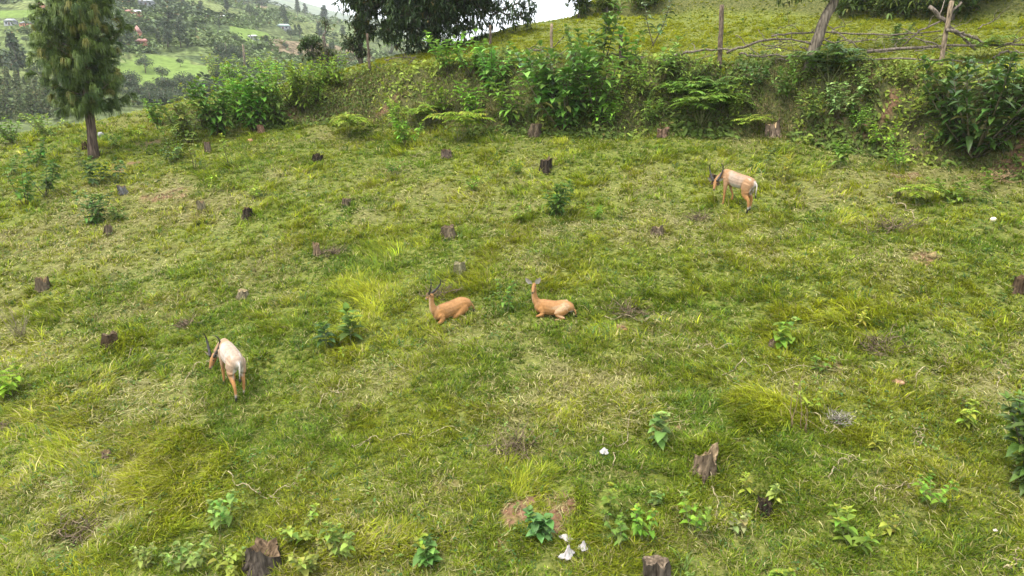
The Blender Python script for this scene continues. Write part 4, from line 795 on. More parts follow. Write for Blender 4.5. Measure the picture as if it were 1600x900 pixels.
# ------------------------------------------------------------------ trees
def pine():
    rg = np.random.default_rng(44); p = at(147, 247); m = mpp(p); Ht = 400 * m; root = empty('pine_tree', p, 'tall drooping needle pine with bare lower trunk on the pasture', 'tree')
    tr, nd = Acc(), Acc(); t = np.linspace(-.01, 1, 26); P = np.stack([rg.normal(0, .012, 26) + .032 * Ht * t, 0 * t, t * Ht], 1); tube(tr, P, .165 * (1 - .9 * np.clip(t, 0, 1)) * (1 + .25 * np.exp(-np.clip(t, 0, 1) * 45)), (.085, .062, .047), 12, .06, rg); tr.build('trunk', M_bark, root)
    br = Acc(); PP, DD = [], []
    z = 72 * m
    while z < Ht * .985:
        f = (z - 72 * m) / (Ht - 72 * m); R_ = np.interp(f, [0, .06, .2, .45, .7, 1], [.75, 1.2, 1.18, .95, .65, .1])
        for b in range(8):
            az = rg.uniform(0, 6.28); L = R_ * rg.uniform(.45, 1.2); el = rg.uniform(-.1, .35); q = np.linspace(0, 1, 6); d = sph(np.array(az), np.array(el)); B = np.array([.032 * z, 0, z]) + q[:, None] * d * L; B[:, 2] += q ** 2 * .25 * L; tube(br, B, .022 * (1.1 - q), (.13, .1, .075), 5, 0, rg)
            for u in np.linspace(.22, 1, max(3, int(5 * L))):
                c = np.array([np.interp(u, q, B[:, k]) for k in range(3)])
                for s_ in range(2): PP.append(c + rg.normal(0, .09, 3)); DD.append(nrm(d + rg.normal(0, .45, 3) + [0, 0, .25]))
        z += rg.uniform(.17, .27) * (1 - .3 * f)
    br.build('branches', M_bark, root)
    PP, DD = np.array(PP), np.array(DD); n, k = len(PP), 72; P0 = np.repeat(PP, k, 0) + np.repeat(DD, k, 0) * rg.uniform(0, .16, (n * k, 1)); d = nrm(np.repeat(DD, k, 0) + rg.normal(0, .38, (n * k, 3))); L = rg.uniform(.24, .40, (n * k, 1)); g = np.array([0, 0, -1.])
    S = nrm(np.cross(d, rg.normal(0, 1, (n * k, 3)))) * .0075; m1 = P0 + d * L * .45 + g * L * .12; tp = P0 + d * L * .62 + g * L * .68
    tone = np.repeat(rg.random((n, 1)), k, 0); col = (np.array([.05, .092, .018]) * (1 - tone) + np.array([.12, .17, .028]) * tone) * np.exp(rg.normal(0, .2, (n * k, 1))); yl = np.repeat(rg.random((n, 1)) < .08, k, 0); col = np.where(yl, np.array([.17, .17, .035]), col)
    nd.add(np.stack([P0 - S, P0 + S, m1 - S, m1 + S, tp], 1).reshape(-1, 3), (np.array([[0, 1, 3], [0, 3, 2], [2, 3, 4]])[None] + (np.arange(n * k) * 5)[:, None, None]).reshape(-1, 3), np.repeat(col[:, None], 5, 1).reshape(-1, 3))
    nd.build('crown', M_needle, root, smooth=False)
pine()
def leaf_tree(name, label, p, trunk, tr_r, clumps, leafL, leafW, nwh, per, col, tip, seed, mat, barkc=(.13, .11, .09), hang=.5, group=None, cat='tree', shell=.55, lo=5):
    """trunk: list of local points; clumps: list of (x, y, z, rx, ry, rz) local"""
    rg = np.random.default_rng(seed); root = empty(name, p, label, cat, group); tr, lf = Acc(), Acc(); T_ = np.array(trunk, float); tt = np.linspace(0, 1, 14); t = np.linspace(0, 1, len(T_))
    P = np.stack([np.interp(tt, t, T_[:, c]) for c in range(3)], 1); P[1:-1, :2] += rg.normal(0, tr_r * .12, (12, 2)); tube(tr, P, tr_r * (1.15 - .55 * tt), barkc, 12, .05, rg)
    for cx, cy, cz, rx, ry, rz in clumps:
        c = np.array([cx, cy, cz]); i = rg.integers(7, 14) if cz > T_[-1, 2] * .7 else rg.integers(lo, max(11, lo + 2)); B = wob(P[i], c, 7, np.linalg.norm(c - P[i]) * .05, rg); tube(tr, B, tr_r * np.linspace(.4, .1, 7), barkc, 6, .05, rg)
        n = max(22, int(nwh * rx * ry * rz ** .5)); q = nrm(rg.normal(0, 1, (n, 3))) * (shell + (1 - shell) * rg.random((n, 1))) * [rx, ry, rz] * (1 + .18 * rg.normal(0, 1, (n, 1))) + c
        for j in range(0, n, 5): tube(tr, wob(B[5], q[j], 4, .05, rg), [.018, .014, .01, .005], barkc, 4, 0, rg)
        Q = np.repeat(q, per, 0) + rg.normal(0, leafL * .18, (n * per, 3)); az = rg.uniform(0, 6.28, n * per); el = rg.normal(.1, .5, n * per); tone = np.repeat(rg.random((n, 1)) < .18, per, 0)
        C = np.where(tone, np.array(tip), np.array(col)) * np.repeat(np.exp(rg.normal(0, .22, (n, 1))), per, 0) * np.exp(rg.normal(0, .15, (n * per, 1))); L = leafL * rg.uniform(.7, 1.25, n * per)
        leaves(lf, Q, sph(az, el), np.tile([0, 0, 1.], (n * per, 1)), L, L * leafW, hang * rg.uniform(.4, 1.5, n * per), C)
    tr.build('trunk', M_bark, root); lf.build('crown', mat, root); return root
def clumpset(n, cx, cy, cz, rx, ry, rz, cr, rg):
    o = []
    for i in range(n):
        d = nrm(rg.normal(0, 1, 3)) * rg.uniform(.45, 1); r = cr * rg.uniform(.7, 1.3); o.append((cx + d[0] * rx, cy + d[1] * ry, cz + d[2] * rz, r, r, r * .75))
    return o
rg = np.random.default_rng(60)
pm = ptat(676, 79, 30.6); pm[2] = gz(pm[0], pm[1])
cl = clumpset(34, 0, 0, 2.6, 3.0, 2.4, 2.0, .95, rg) + [(-2.9, 0, 1.5, .9, .8, .7), (-2.2, .4, .8, .8, .8, .6), (-3.2, 0, 2.3, .8, .8, .8), (2.9, -.3, 1.5, .8, .7, .6), (3.6, 0, 1.1, .55, .5, .4), (1.9, -.3, .9, .7, .6, .55), (.8, -.6, .45, .8, .7, .5), (-.2, -.6, .35, .8, .8, .55), (-1.1, -.4, .6, .85, .8, .6), (3.9, 0, 1.6, .45, .45, .35), (.3, -.7, 1.2, 1, .9, .8), (-1.2, -.5, 1.5, 1, .9, .8), (1.5, -.5, 1.8, 1, .9, .8), (0, -.4, 2.2, 1.1, 1, .9)]
leaf_tree('mango_tree', 'large dark spreading tree with low hanging crown at the meadow edge', pm, [(0, 0, -.2), (.05, 0, .8), (0, 0, 2.5), (.1, 0, 4)], .24, cl, .22, .32, 92, 9, (.034, .058, .02), (.06, .095, .03), 61, M_gloss, hang=.7)
pr = at(1265, 103); m = mpp(pr)
cl = [(1.05, 0, 3.1, .8, .8, .5), (2., .3, 2.3, .7, .8, .42), (-.35, -.1, 2.05, .5, .4, .22), (-.95, 0, 1.95, .45, .4, .2), (-.6, -.1, 2.2, .5, .4, .25), (-.1, .2, 3., .7, .7, .5), (2.8, 0, 2.2, .7, .7, .4), (.4, -.15, 2.0, .35, .3, .25), (-.6, .1, 2.8, .6, .6, .4), (1.6, -.2, 3.7, 1, 1, .6), (3.5, .1, 2.25, .6, .6, .35), (4.2, .3, 2.2, .6, .6, .35)]
leaf_tree('leaning_tree', 'grey barked tree leaning across the fence with crown cut by the top edge', pr, [(0, 0, -.2), (.12, 0, .6), (.42, 0, 1.6), (.85, 0, 2.6), (1.2, 0, 3.6)], .165, cl, .14, .4, 70, 6, (.075, .11, .025), (.17, .19, .03), 62, M_leaf, (.13, .108, .082), lo=10)
# trees and bushes behind and above the meadow
def back_tree(px, top, wp, y, label, seed, col, tip, low=.25, ncl=12, leafL=.2, mat=None, nwh=60):
    rg = np.random.default_rng(seed); y = y if y > 0 else at(px, -y, 24)[1]; q = ptat(px, top, y); p = np.array([q[0], y, gz(q[0], y)]); m = mpp(p)
    w_, h = wp * m / 2, max(1.3, q[2] - p[2]); cl = clumpset(ncl, 0, 0, h * (low + 1) / 2, w_ * .75, w_ * .6, h * (1 - low) * .42, max(.25, w_ * .42), rg)
    return leaf_tree('bushy_tree', label, p, [(0, 0, -.3), (.03 * h, 0, h * .3), (0, 0, h * .7)], .025 * h + .02, cl, leafL, .4, nwh, 5, col, tip, seed, mat or M_leaf)
back_tree(503, 12, 66, 33.5, 'thin open crowned tree left of the dark spreading tree', 71, (.07, .095, .035), (.1, .12, .04), .2, 12, .14, nwh=36)
back_tree(484, 42, 44, 32, 'small round dark tree at the end of fence', 72, (.05, .085, .025), (.07, .11, .03), .3, 9, .15)
back_tree(556, -8, 56, 32.5, 'dark tree joined to the side of the dark spreading tree', 73, (.035, .055, .022), (.06, .09, .03), .1, 13, .18)
back_tree(905, -22, 62, -28, 'rounded tree on the meadow crest against the sky', 74, (.07, .11, .022), (.11, .15, .03), .0, 12, .18, nwh=80)
back_tree(948, -8, 44, -20, 'yellow green bush on the meadow crest beside the rounded tree', 75, (.12, .165, .03), (.16, .2, .03), .0, 8, .16)
for i, (px, tp, wp, y, lab) in enumerate([(1005, -14, 90, -8, 'low bush on the crest line above the small terrace'), (1415, -40, 90, -24, 'dense bush above the crossed fence post'), (1500, -70, 110, -26, 'darkest dense bush on top of the meadow'), (1580, -70, 110, -24, 'dense bush at the top corner of the meadow'), (1345, -20, 80, -12, 'leafy bush on the meadow behind the leaning tree')]):
    back_tree(px, tp, wp, y, lab, 80 + i, (.045, .08, .022) if i in (2, 3) else (.085, .13, .03), (.08, .13, .03) if i in (2, 3) else (.15, .19, .04), -.05, 13, .2)

# ------------------------------------------------------------------ far hillside: trees, houses, ground cover
def far_tree_mesh(kind, seed):
    rg = np.random.default_rng(seed); a = Acc()
    if kind == 'tall': cl = [(rg.normal(0, .07), rg.normal(0, .07), z, .13 * (1.25 - z) + .05, .1) for z in np.linspace(.3, .97, 11)]
    elif kind == 'cone': cl = [(rg.normal(0, .02), rg.normal(0, .02), z, .24 * (1.06 - z) + .02, .08) for z in np.linspace(.12, .98, 12)]
    else: cl = [(*(nrm(rg.normal(0, 1, 3)) * [.28, .28, .2] + [0, 0, .6]), .2, .16) for z in range(12)]
    tube(a, [[0, 0, -.05], [.01, 0, .4], [0, 0, .8]], [.022, .018, .008], (.13, .1, .08), 6, 0, rg)
    for x, y, z, r, rz in cl:
        n = int(60 if kind != 'round' else 46); q = nrm(rg.normal(0, 1, (n, 3))) * (.5 + .5 * rg.random((n, 1))) * [r, r, rz] + [x, y, z]; L = rg.uniform(.045, .085, n)
        leaves(a, q, nrm(rg.normal(0, 1, (n, 3)) + [0, 0, -.2]), rg.normal(0, 1, (n, 3)), L, L * .65, .2, jit((.07, .09, .05) if kind != 'cone' else (.12, .145, .06), n, rg, .25))
    return a
protos = {}
def far_tree(kind, px, py, hp, label, group, seed, y=None):
    key = (kind, seed % 3)
    if key not in protos: protos[key] = far_tree_mesh(kind, 1000 + seed % 3 + len(kind)).build('hillside_tree', M_far)
    p = at(px, py, 36); pr_ = protos[key]
    if pr_.get('used'): o = pr_.copy(); sc.collection.objects.link(o)
    else: o = pr_; o['used'] = 1
    h = hp * mpp(p); o.location = p; o.scale = (h * (1.05 if kind == 'round' else 1.1),) * 2 + (h,); o.rotation_euler = (0, 0, seed * 2.4); tag(o, label, 'tree', group); return o
sd_i = 0
LT_ = [('round', 190, 82, 52, 'large rounded tree left of the red roofed house on the far hill'), ('round', 228, 116, 30, 'dark round tree alone in the bright valley field'), ('tall', 263, 78, 46, 'taller tree of a pair right of the red roofed house'), ('tall', 283, 76, 40, 'shorter tree of a pair right of the red roofed house'),
       ('tall', 30, 125, 68, 'tall airy tree rising over the young plantation'), ('round', 355, 100, 40, 'broad dark tree above the hedge tops'), ('round', 378, 103, 34, 'second dark tree above the hedge, beside the broad one'), ('round', 282, 105, 14, 'tiny bush in the bright valley field'), ('round', 255, 128, 26, 'bushy tree at the lower rim of bright valley field'),
       ('tall', 453, 2, 26, 'lone tall tree on the far skyline, higher one'), ('tall', 484, 22, 24, 'lone tree on the far skyline, lower one'), ('tall', 468, 10, 14, 'smallest tree standing on the far skyline')]
for k, px, py, hp, lab in LT_: sd_i += 1; far_tree(k, px, py, hp, lab, 'trees on the far hillside', sd_i)
rg = np.random.default_rng(90)
for j, (px, py) in enumerate([(x + rg.uniform(-7, 7), y + rg.uniform(-4, 4)) for y in (150, 168, 186) for x in range(-60, 95, 19)]):
    sd_i += 1; far_tree('cone', px, py, rg.uniform(34, 50), 'conical young tree in the plantation below the far hill', 'conical trees of the valley plantation', sd_i)
for j in range(40):
    px, py = rg.uniform(195, 330), rg.uniform(140, 172); sd_i += 1; far_tree('round', px, py, rg.uniform(18, 34), 'olive bushy tree in the belt below the bright valley field', 'olive trees of the valley belt', sd_i)
n_ = 0
while n_ < 115:
    px, py = rg.uniform(-120, 560), rg.uniform(2, 135)
    if any(abs(px - f[0]) < f[2] and abs(py - f[1]) < f[3] + 6 for f in FIELDS): continue
    sd_i += 1; n_ += 1; wood = (430 < px < 560 and py < 62) or (290 < px < 430 and py < 16)
    far_tree('tall' if wood or rg.random() < .3 else 'round', px, py, rg.uniform(10, 22) * (1.35 if wood else 1), 'tall dark tree in the wood along the far ridge' if wood else 'bushy tree scattered on the terraced far hillside', 'trees of the ridge wood' if wood else 'trees scattered on the far hillside', sd_i)
def house(px, py, wp, hp, wall, roof, label, seed, tower=False):
    p = at(px, py, 60); m = mpp(p); w_, d_, h = wp * m * .42, wp * m * .33, hp * m * .85; r = empty('far_house', p, label, 'house', 'houses on the far hillside', rz=[.1, -.2, .25, -.1][seed % 4]); hw = h * .55
    def box(a, x0, x1, y0, y1, z0, z1, c):
        V = [(x, y, z) for z in (z0, z1) for y in (y0, y1) for x in (x0, x1)]; a.add(V, [[0, 2, 3], [0, 3, 1], [4, 5, 7], [4, 7, 6], [0, 1, 5], [0, 5, 4], [2, 6, 7], [2, 7, 3], [0, 4, 6], [0, 6, 2], [1, 3, 7], [1, 7, 5]], c)
    a = Acc(); box(a, -w_, w_, -d_, d_, -1.5, hw, wall); a.build('wall', M_wall, r, smooth=False)
    a = Acc(); e = 1.12; V = [(-w_ * e, -d_ * e, hw + .02), (w_ * e, -d_ * e, hw + .02), (w_ * e, d_ * e, hw + .02), (-w_ * e, d_ * e, hw + .02), (-w_ * (.05 if tower else .7), 0, h * (1.25 if tower else 1)), (w_ * (.05 if tower else .7), 0, h * (1.25 if tower else 1))]
    a.add(V, [[0, 1, 5], [0, 5, 4], [1, 2, 5], [2, 3, 4], [2, 4, 5], [3, 0, 4], [0, 2, 1], [0, 3, 2]], roof); a.build('roof', M_roof, r, smooth=False)
    a = Acc(); box(a, -w_ * .12, w_ * .12, -d_ - .06, -d_ + .05, 0, hw * .75, (.1, .06, .04)); a.build('door', M_wall, r, smooth=False)
    for s in (-1, 1): a = Acc(); box(a, s * w_ * .55 - w_ * .12, s * w_ * .55 + w_ * .12, -d_ - .05, -d_ + .05, hw * .35, hw * .75, (.06, .06, .07)); a.build('window', M_wall, r, smooth=False)
BR, WH, PK, GY = (.3, .15, .09), (.55, .55, .55), (.36, .17, .14), (.22, .23, .23)
for i, q in enumerate([(216, 62, 13, 18, BR, PK, 'red brick tower house with pink pointed roof on the far hill', 1), (223, 72, 20, 12, BR, PK, 'low pink roofed house below the tower house'), (346, 33, 17, 10, BR, WH, 'white roofed brick house high on the far hill, nearer the ridge'), (312, 27, 13, 7, GY, WH, 'small white roofed house left of the other white roofed house'),
        (215, 25, 16, 10, BR, WH, 'red house with white roof half behind trees'), (203, 24, 18, 9, BR, PK, 'long red house left of the white roofed red one'), (230, 10, 26, 12, GY, GY, 'grey roofed house near the top edge'), (65, 15, 12, 9, BR, BR, 'brown house left of the pine crown'), (18, 40, 18, 12, GY, GY, 'grey roofed house at the picture edge'), (42, 43, 18, 9, BR, GY, 'grey roofed house with red wall beside the pine'),
        (397, 76, 15, 8, GY, WH, 'low white roofed house above the hedge'), (396, 60, 16, 6, GY, WH, 'flat pale roofed house up the slope above the hedge'), (444, 47, 22, 10, GY, (.3, .4, .36), 'greenish roofed house among terraces'), (190, 4, 14, 8, (.5, .3, .1), GY, 'orange walled house at the top edge')]):
    house(*q[:7], i, len(q) > 7)
def cover():
    rg = np.random.default_rng(91); a = Acc(); n = 26000; px = rg.uniform(-200, 620, n); d = 60 * np.exp(rg.uniform(0, math.log(8.5), n)); X = (px - 800) / F; x = X * d / math.hypot(1, .5); y = d * .95 + 0 * x
    f = fbm(x / 16, y / 30, 200, 3); k = f > .47
    for px_, py_, rx, ry in FIELDS:
        c = at(px_, py_, 40); k &= ~((np.abs(x - c[0]) < rx * mpp(c)) & (np.abs(y - c[1]) < 22))
    x, y, d = x[k], y[k], d[k]; n = len(x); z = H(x, y); m = 4
    X, Y, Z = np.repeat(x, m) + rg.normal(0, .6, n * m), np.repeat(y, m) + rg.normal(0, .6, n * m), np.repeat(z, m) + rg.uniform(0, 1.4, n * m); L = rg.uniform(.5, 1.1, n * m) * np.repeat(1 + d / 250, m)
    c = np.where(np.repeat(fbm(x / 30, y / 30, 201, 3) > .5, m)[:, None], np.array([.12, .165, .06]), np.array([.06, .085, .035])) * np.exp(rg.normal(0, .25, (n * m, 1)))
    leaves(a, np.stack([X, Y, Z], 1), sph(rg.uniform(0, 6.28, n * m), rg.uniform(0, 1.1, n * m)), np.tile([0, 0, 1.], (n * m, 1)), L, L * .5, .4, c)
    tag(a.build('hillside_shrubbery', M_far), 'banana gardens and scrub covering the far hillside', 'shrubbery', kind='stuff')
cover()

def haze():
    m = bpy.data.materials.new('haze'); m.use_nodes = True; nt = m.node_tree; nt.nodes.clear(); v = nt.nodes.new('ShaderNodeVolumePrincipled'); o = nt.nodes.new('ShaderNodeOutputMaterial')
    v.inputs['Color'].default_value = (.86, .9, .95, 1); v.inputs['Density'].default_value = .0003; v.inputs['Anisotropy'].default_value = 0.2; nt.links.new(v.outputs[0], o.inputs['Volume'])
    z0, z1, q = -45, 300, 2700; V = [(x, y, z) for z in (z0, z1) for y in (-q, q) for x in (-q, q)]
    tag(mesh_obj('haze', V, [[0, 2, 3, 1], [4, 5, 7, 6], [0, 1, 5, 4], [2, 6, 7, 3], [0, 4, 6, 2], [1, 3, 7, 5]], None, m, smooth=False), kind='stuff')
haze()

# ------------------------------------------------------------------ antelopes
def loft(acc, pts, rad, k=14):
    P = np.array(pts, float); n0 = len(P); t0 = np.arange(n0); tt = np.linspace(0, n0 - 1, (n0 - 1) * 4 + 1); Rd = np.array([(r, r) if np.isscalar(r) else r for r in rad], float)
    P = np.stack([np.interp(tt, t0, P[:, c]) for c in range(3)], 1); Rd = np.stack([np.interp(tt, t0, Rd[:, c]) for c in range(2)], 1)
    for _ in range(2):
        P[1:-1] = (P[:-2] + 2 * P[1:-1] + P[2:]) / 4; Rd[1:-1] = (Rd[:-2] + 2 * Rd[1:-1] + Rd[2:]) / 4
    tg = nrm(np.gradient(P, axis=0)); s = np.cross(np.array([0, 0, 1.]), tg); bad = np.linalg.norm(s, axis=1) < .25; s[bad] = [0, 1, 0]; s = nrm(s); s[s[:, 1] < 0] *= -1; s = nrm(s - tg * (s * tg).sum(1, keepdims=True)); u = np.cross(tg, s)
    a = np.linspace(0, 6.2832, k, endpoint=False); n = len(P); ring = P[:, None] + s[:, None] * (np.cos(a)[None] * Rd[:, :1])[..., None] + u[:, None] * (np.sin(a)[None] * Rd[:, 1:])[..., None]
    e0 = P[0] - tg[0] * Rd[0].min() * .7; e1 = P[-1] + tg[-1] * Rd[-1].min() * .7; V = np.vstack([ring.reshape(-1, 3), e0[None], e1[None]]); T = []
    for i in range(n - 1):
        for j in range(k): j2 = (j + 1) % k; T += [[i * k + j, i * k + j2, (i + 1) * k + j2], [i * k + j, (i + 1) * k + j2, (i + 1) * k + j]]
    for j in range(k): T += [[n * k, (j + 1) % k, j], [n * k + 1, (n - 1) * k + j, (n - 1) * k + (j + 1) % k]]
    acc.add(V, T, (1, 1, 1)); return P
RUF, CRM, WHT, TANL, BLK = np.array([.275, .145, .06]), np.array([.35, .23, .13]), np.array([.38, .345, .30]), np.array([.30, .15, .055]), np.array([.02, .018, .016])
def antelope(px, py, label, heading, chains, head, neckend, horns, coat, scale=1., extra_tail=None, slope=True, ear_el=.5, ear=.2):
    """chains: {name: (points, radii)}; head: (poll, muzzle, up) in local coordinates, x forward"""
    p = at(px, py); root = empty('antelope', p, label, 'antelope', 'antelopes on the pasture', rz=heading); root.scale = (scale,) * 3; acc = Acc(); cent = []; which = []
    poll, muz = np.array(head[0], float), np.array(head[1], float); hd = nrm(muz - poll); up = np.array(head[2], float); up = nrm(up - hd * (up @ hd)); sdv = np.cross(up, hd)
    ch = dict(chains); L = np.linalg.norm(muz - poll)
    ch['head'] = ([poll - hd * .05, poll + hd * L * .12, poll + hd * L * .4, poll + hd * L * .75 - up * .006, poll + hd * L * .95 - up * .01, muz - up * .012], [.05, (.062, .075), (.055, .068), (.036, .044), (.032, .034), (.024, .025)])
    for nm, (pts, rad) in ch.items():
        c = loft(acc, pts, rad); cent.append(c); which += [nm] * len(c)
    me = bpy.data.meshes.new('tmp'); me.from_pydata(np.vstack(acc.V).tolist(), [], np.vstack(acc.T).tolist()); ob = bpy.data.objects.new('tmp', me); sc.collection.objects.link(ob)
    md = ob.modifiers.new('r', 'REMESH'); md.mode = 'VOXEL'; md.voxel_size = .011; md.use_smooth_shade = True; ms = ob.modifiers.new('s', 'SMOOTH'); ms.factor = .5; ms.iterations = 5
    bm_ = bpy.data.meshes.new_from_object(ob.evaluated_get(bpy.context.evaluated_depsgraph_get())); bpy.data.objects.remove(ob); bpy.data.meshes.remove(me)
    n = len(bm_.vertices); V = np.empty(n * 3, np.float32); bm_.vertices.foreach_get('co', V); V = V.reshape(-1, 3); N = np.empty(n * 3, np.float32); bm_.vertices.foreach_get('normal', N); N = N.reshape(-1, 3)
    Cc = np.vstack(cent); wh = np.array(which); near = np.empty(n, int)
    for a in range(0, n, 4000): near[a:a + 4000] = ((V[a:a + 4000, None] - Cc[None]) ** 2).sum(2).argmin(1)
    C = coat(V, N, wh[near], Cc[near]); hp = (V - poll) @ hd / L; hm = wh[near] == 'head'
    C[hm & (hp > .93)] = BLK * 1.5; C[hm & (hp > .72) & (hp <= .93) & ((V - poll) @ up < .0)] = WHT * .9
    ev = np.empty(len(bm_.edges) * 2, np.int32); bm_.edges.foreach_get('vertices', ev); ev = ev.reshape(-1, 2); dg_ = np.bincount(ev.ravel(), minlength=n)[:, None]
    for _ in range(9):
        A = np.stack([np.bincount(ev[:, 0], C[ev[:, 1], q], n) + np.bincount(ev[:, 1], C[ev[:, 0], q], n) for q in range(3)], 1) / np.maximum(dg_, 1); C = C * .4 + A * .6
    c4 = np.ones((n, 4), np.float32); c4[:, :3] = np.clip(C * np.exp(np.random.default_rng(1).normal(0, .05, (n, 1))), 0, 1); at_ = bm_.color_attributes.new('tint', 'FLOAT_COLOR', 'POINT'); at_.data.foreach_set('color', c4.ravel())
    bm_.name = 'body'; bm_.materials.append(M_coat); bo = bpy.data.objects.new('body', bm_); sc.collection.objects.link(bo); bo.parent = root
    for s in (-1, 1):
        e = Acc(); b = poll + sdv * s * .045 + up * .035 - hd * .02; d = nrm(sdv * s * 1. + up * ear_el - hd * .25); leaves(e, [b], [d], [hd * .9 + up * .2], ear, ear * .52, .0, [WHT * .85], .22)
        leaves(e, [b - hd * .006], [d], [hd * .9 + up * .2], ear * 1.03, ear * .55, .0, [CRM * .9], .22); e.build('ear', M_coat, root)
        e = Acc(); c = poll + hd * L * .3 + sdv * s * .05 + up * .035; tube(e, [c - sdv * s * .012, c, c + sdv * s * .012], [.008, .018, .006], (.012, .01, .01), 8, 0, np.random.default_rng(3)); e.build('eye', M_horn, root)
        if horns:
            e = Acc(); t = np.linspace(0, 1, 22); b = poll + sdv * s * .03 + up * .055 + hd * .02
            # lyre-shaped: back and out, then forward and in at the tips
            Hn = b + up[None] * (t * .2 + .14 * t ** 2.5)[:, None] + sdv[None] * s * (.02 + .14 * np.sin(t * 2.5))[:, None] - hd[None] * (.40 * np.sin(t * 1.75))[:, None]
            tube(e, Hn, .034 * (1 - .82 * t) * (1 + .1 * np.sin(t * 95)), (.03, .026, .024), 10, 0, np.random.default_rng(4)); e.build('horn', M_horn, root)
    if extra_tail is not None:
        e = Acc(); T_ = np.array(extra_tail, float); tube(e, T_, np.linspace(.022, .012, len(T_)), coat(T_, T_ * 0, np.array(['trunk'] * len(T_)), T_)[0], 8, .05, np.random.default_rng(5)); tube(e, [T_[-1], T_[-1] + [-.005, 0, -.05], T_[-1] + [0, 0, -.11]], [.02, .026, .006], BLK * 1.3, 8, .1, np.random.default_rng(6)); e.build('tail', M_coat, root)
    return root
TRUNK = ([(-.57, 0, .80), (-.5, 0, .81), (-.36, 0, .80), (-.12, 0, .77), (.12, 0, .755), (.32, 0, .775), (.46, 0, .82), (.52, 0, .84)], [(.07, .09), (.135, .155), (.17, .195), (.185, .205), (.185, .215), (.15, .21), (.11, .16), (.09, .12)])
def legs(dz, fo=((0, 0), (0, 0)), ho=((0, 0), (0, 0)), lift=0):
    """dz: ground height offset under [front left, front right, hind left, hind right]; fo, ho: foot shift along x"""
    c = {}
    for i, s in enumerate((1, -1)):
        f = fo[i][0]; g = dz[i]; l = lift if i == 1 else 0
        c['front%d' % i] = ([(.36, s * .10, .76), (.34, s * .11, .58), (.35 + f * .4, s * .10, .36 + g * .5 + l * .4), (.35 + f - l * .5, s * .095, .1 + g + l), (.36 + f - l * .6, s * .095, .045 + g + l * .8), (.385 + f - l * .6, s * .095, .005 + g + l * .6)], [(.07, .1), (.055, .075), (.034, .038), (.023, .025), (.026, .028), (.028, .03)])
        f = ho[i][0]; g = dz[2 + i]
        c['hind%d' % i] = ([(-.42, s * .09, .80), (-.36, s * .125, .62), (-.34 + f * .2, s * .12, .52 + g * .3), (-.50 + f * .7, s * .11, .36 + g * .7), (-.49 + f, s * .105, .11 + g), (-.475 + f, s * .105, .045 + g), (-.45 + f, s * .105, .005 + g)], [(.09, .15), (.075, .14), (.055, .09), (.033, .042), (.024, .026), (.026, .028), (.028, .03)])
    return c
def coat_stand(body, side, patch_=None):  # side: paler flank tone, with the sheen of light painted into the coat
    def f(V, N, wh, Cn):
        n = len(V); C = np.tile(RUF, (n, 1)); tr = wh == 'trunk'
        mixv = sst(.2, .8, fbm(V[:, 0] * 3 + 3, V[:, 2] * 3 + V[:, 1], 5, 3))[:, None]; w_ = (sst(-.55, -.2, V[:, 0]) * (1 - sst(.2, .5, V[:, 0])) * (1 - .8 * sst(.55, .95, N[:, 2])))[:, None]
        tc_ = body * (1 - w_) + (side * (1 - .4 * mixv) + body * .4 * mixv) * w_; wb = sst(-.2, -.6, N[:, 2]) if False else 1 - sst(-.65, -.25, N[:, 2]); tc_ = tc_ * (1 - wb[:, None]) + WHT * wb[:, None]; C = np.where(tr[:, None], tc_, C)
        lg = np.char.startswith(wh, 'front') | np.char.startswith(wh, 'hind'); u = np.clip((V[:, 2] - .38) / .3, 0, 1)[:, None]; C = np.where(lg[:, None], TANL * (1 - u) + (body * .8 + RUF * .2) * u, C)
        C = C * (.82 + .36 * fbm(V[:, 0] * 6 + 3, V[:, 2] * 6 + V[:, 1] * 5, 15, 3))[:, None]; C[tr & (np.abs(V[:, 1]) < .02) & (N[:, 2] > .6)] *= .85
        hin = np.char.startswith(wh, 'hind') & (V[:, 2] > .42) & (N[:, 0] < -.1) & (np.abs(V[:, 1]) < .1); C[hin] = WHT
        rump = tr & (V[:, 0] < -.55) & (V[:, 2] < .82) & (np.abs(V[:, 1]) < .05); C[rump] = WHT
        fr_ = np.char.startswith(wh, 'front') & (N[:, 0] > .5) & (V[:, 2] < .5) & (V[:, 2] > .12); C[fr_] = C[fr_] * .4
        C[lg & (V[:, 2] < .1)] = WHT * .8; C[lg & (V[:, 2] < .045)] = BLK
        C[wh == 'neck'] = body * .45 + RUF * .55; C[wh == 'head'] = RUF * .95; return C
    return f
def ground_dz(px, py, head, sc_):
    p = at(px, py); o = []
    for lx, ly in ((.37, .1), (.37, -.1), (-.47, .1), (-.47, -.1)):
        x = p[0] + sc_ * (lx * math.cos(head) - ly * math.sin(head)); y = p[1] + sc_ * (lx * math.sin(head) + ly * math.cos(head)); o.append((gz(x, y) - p[2]) / sc_)
    return o
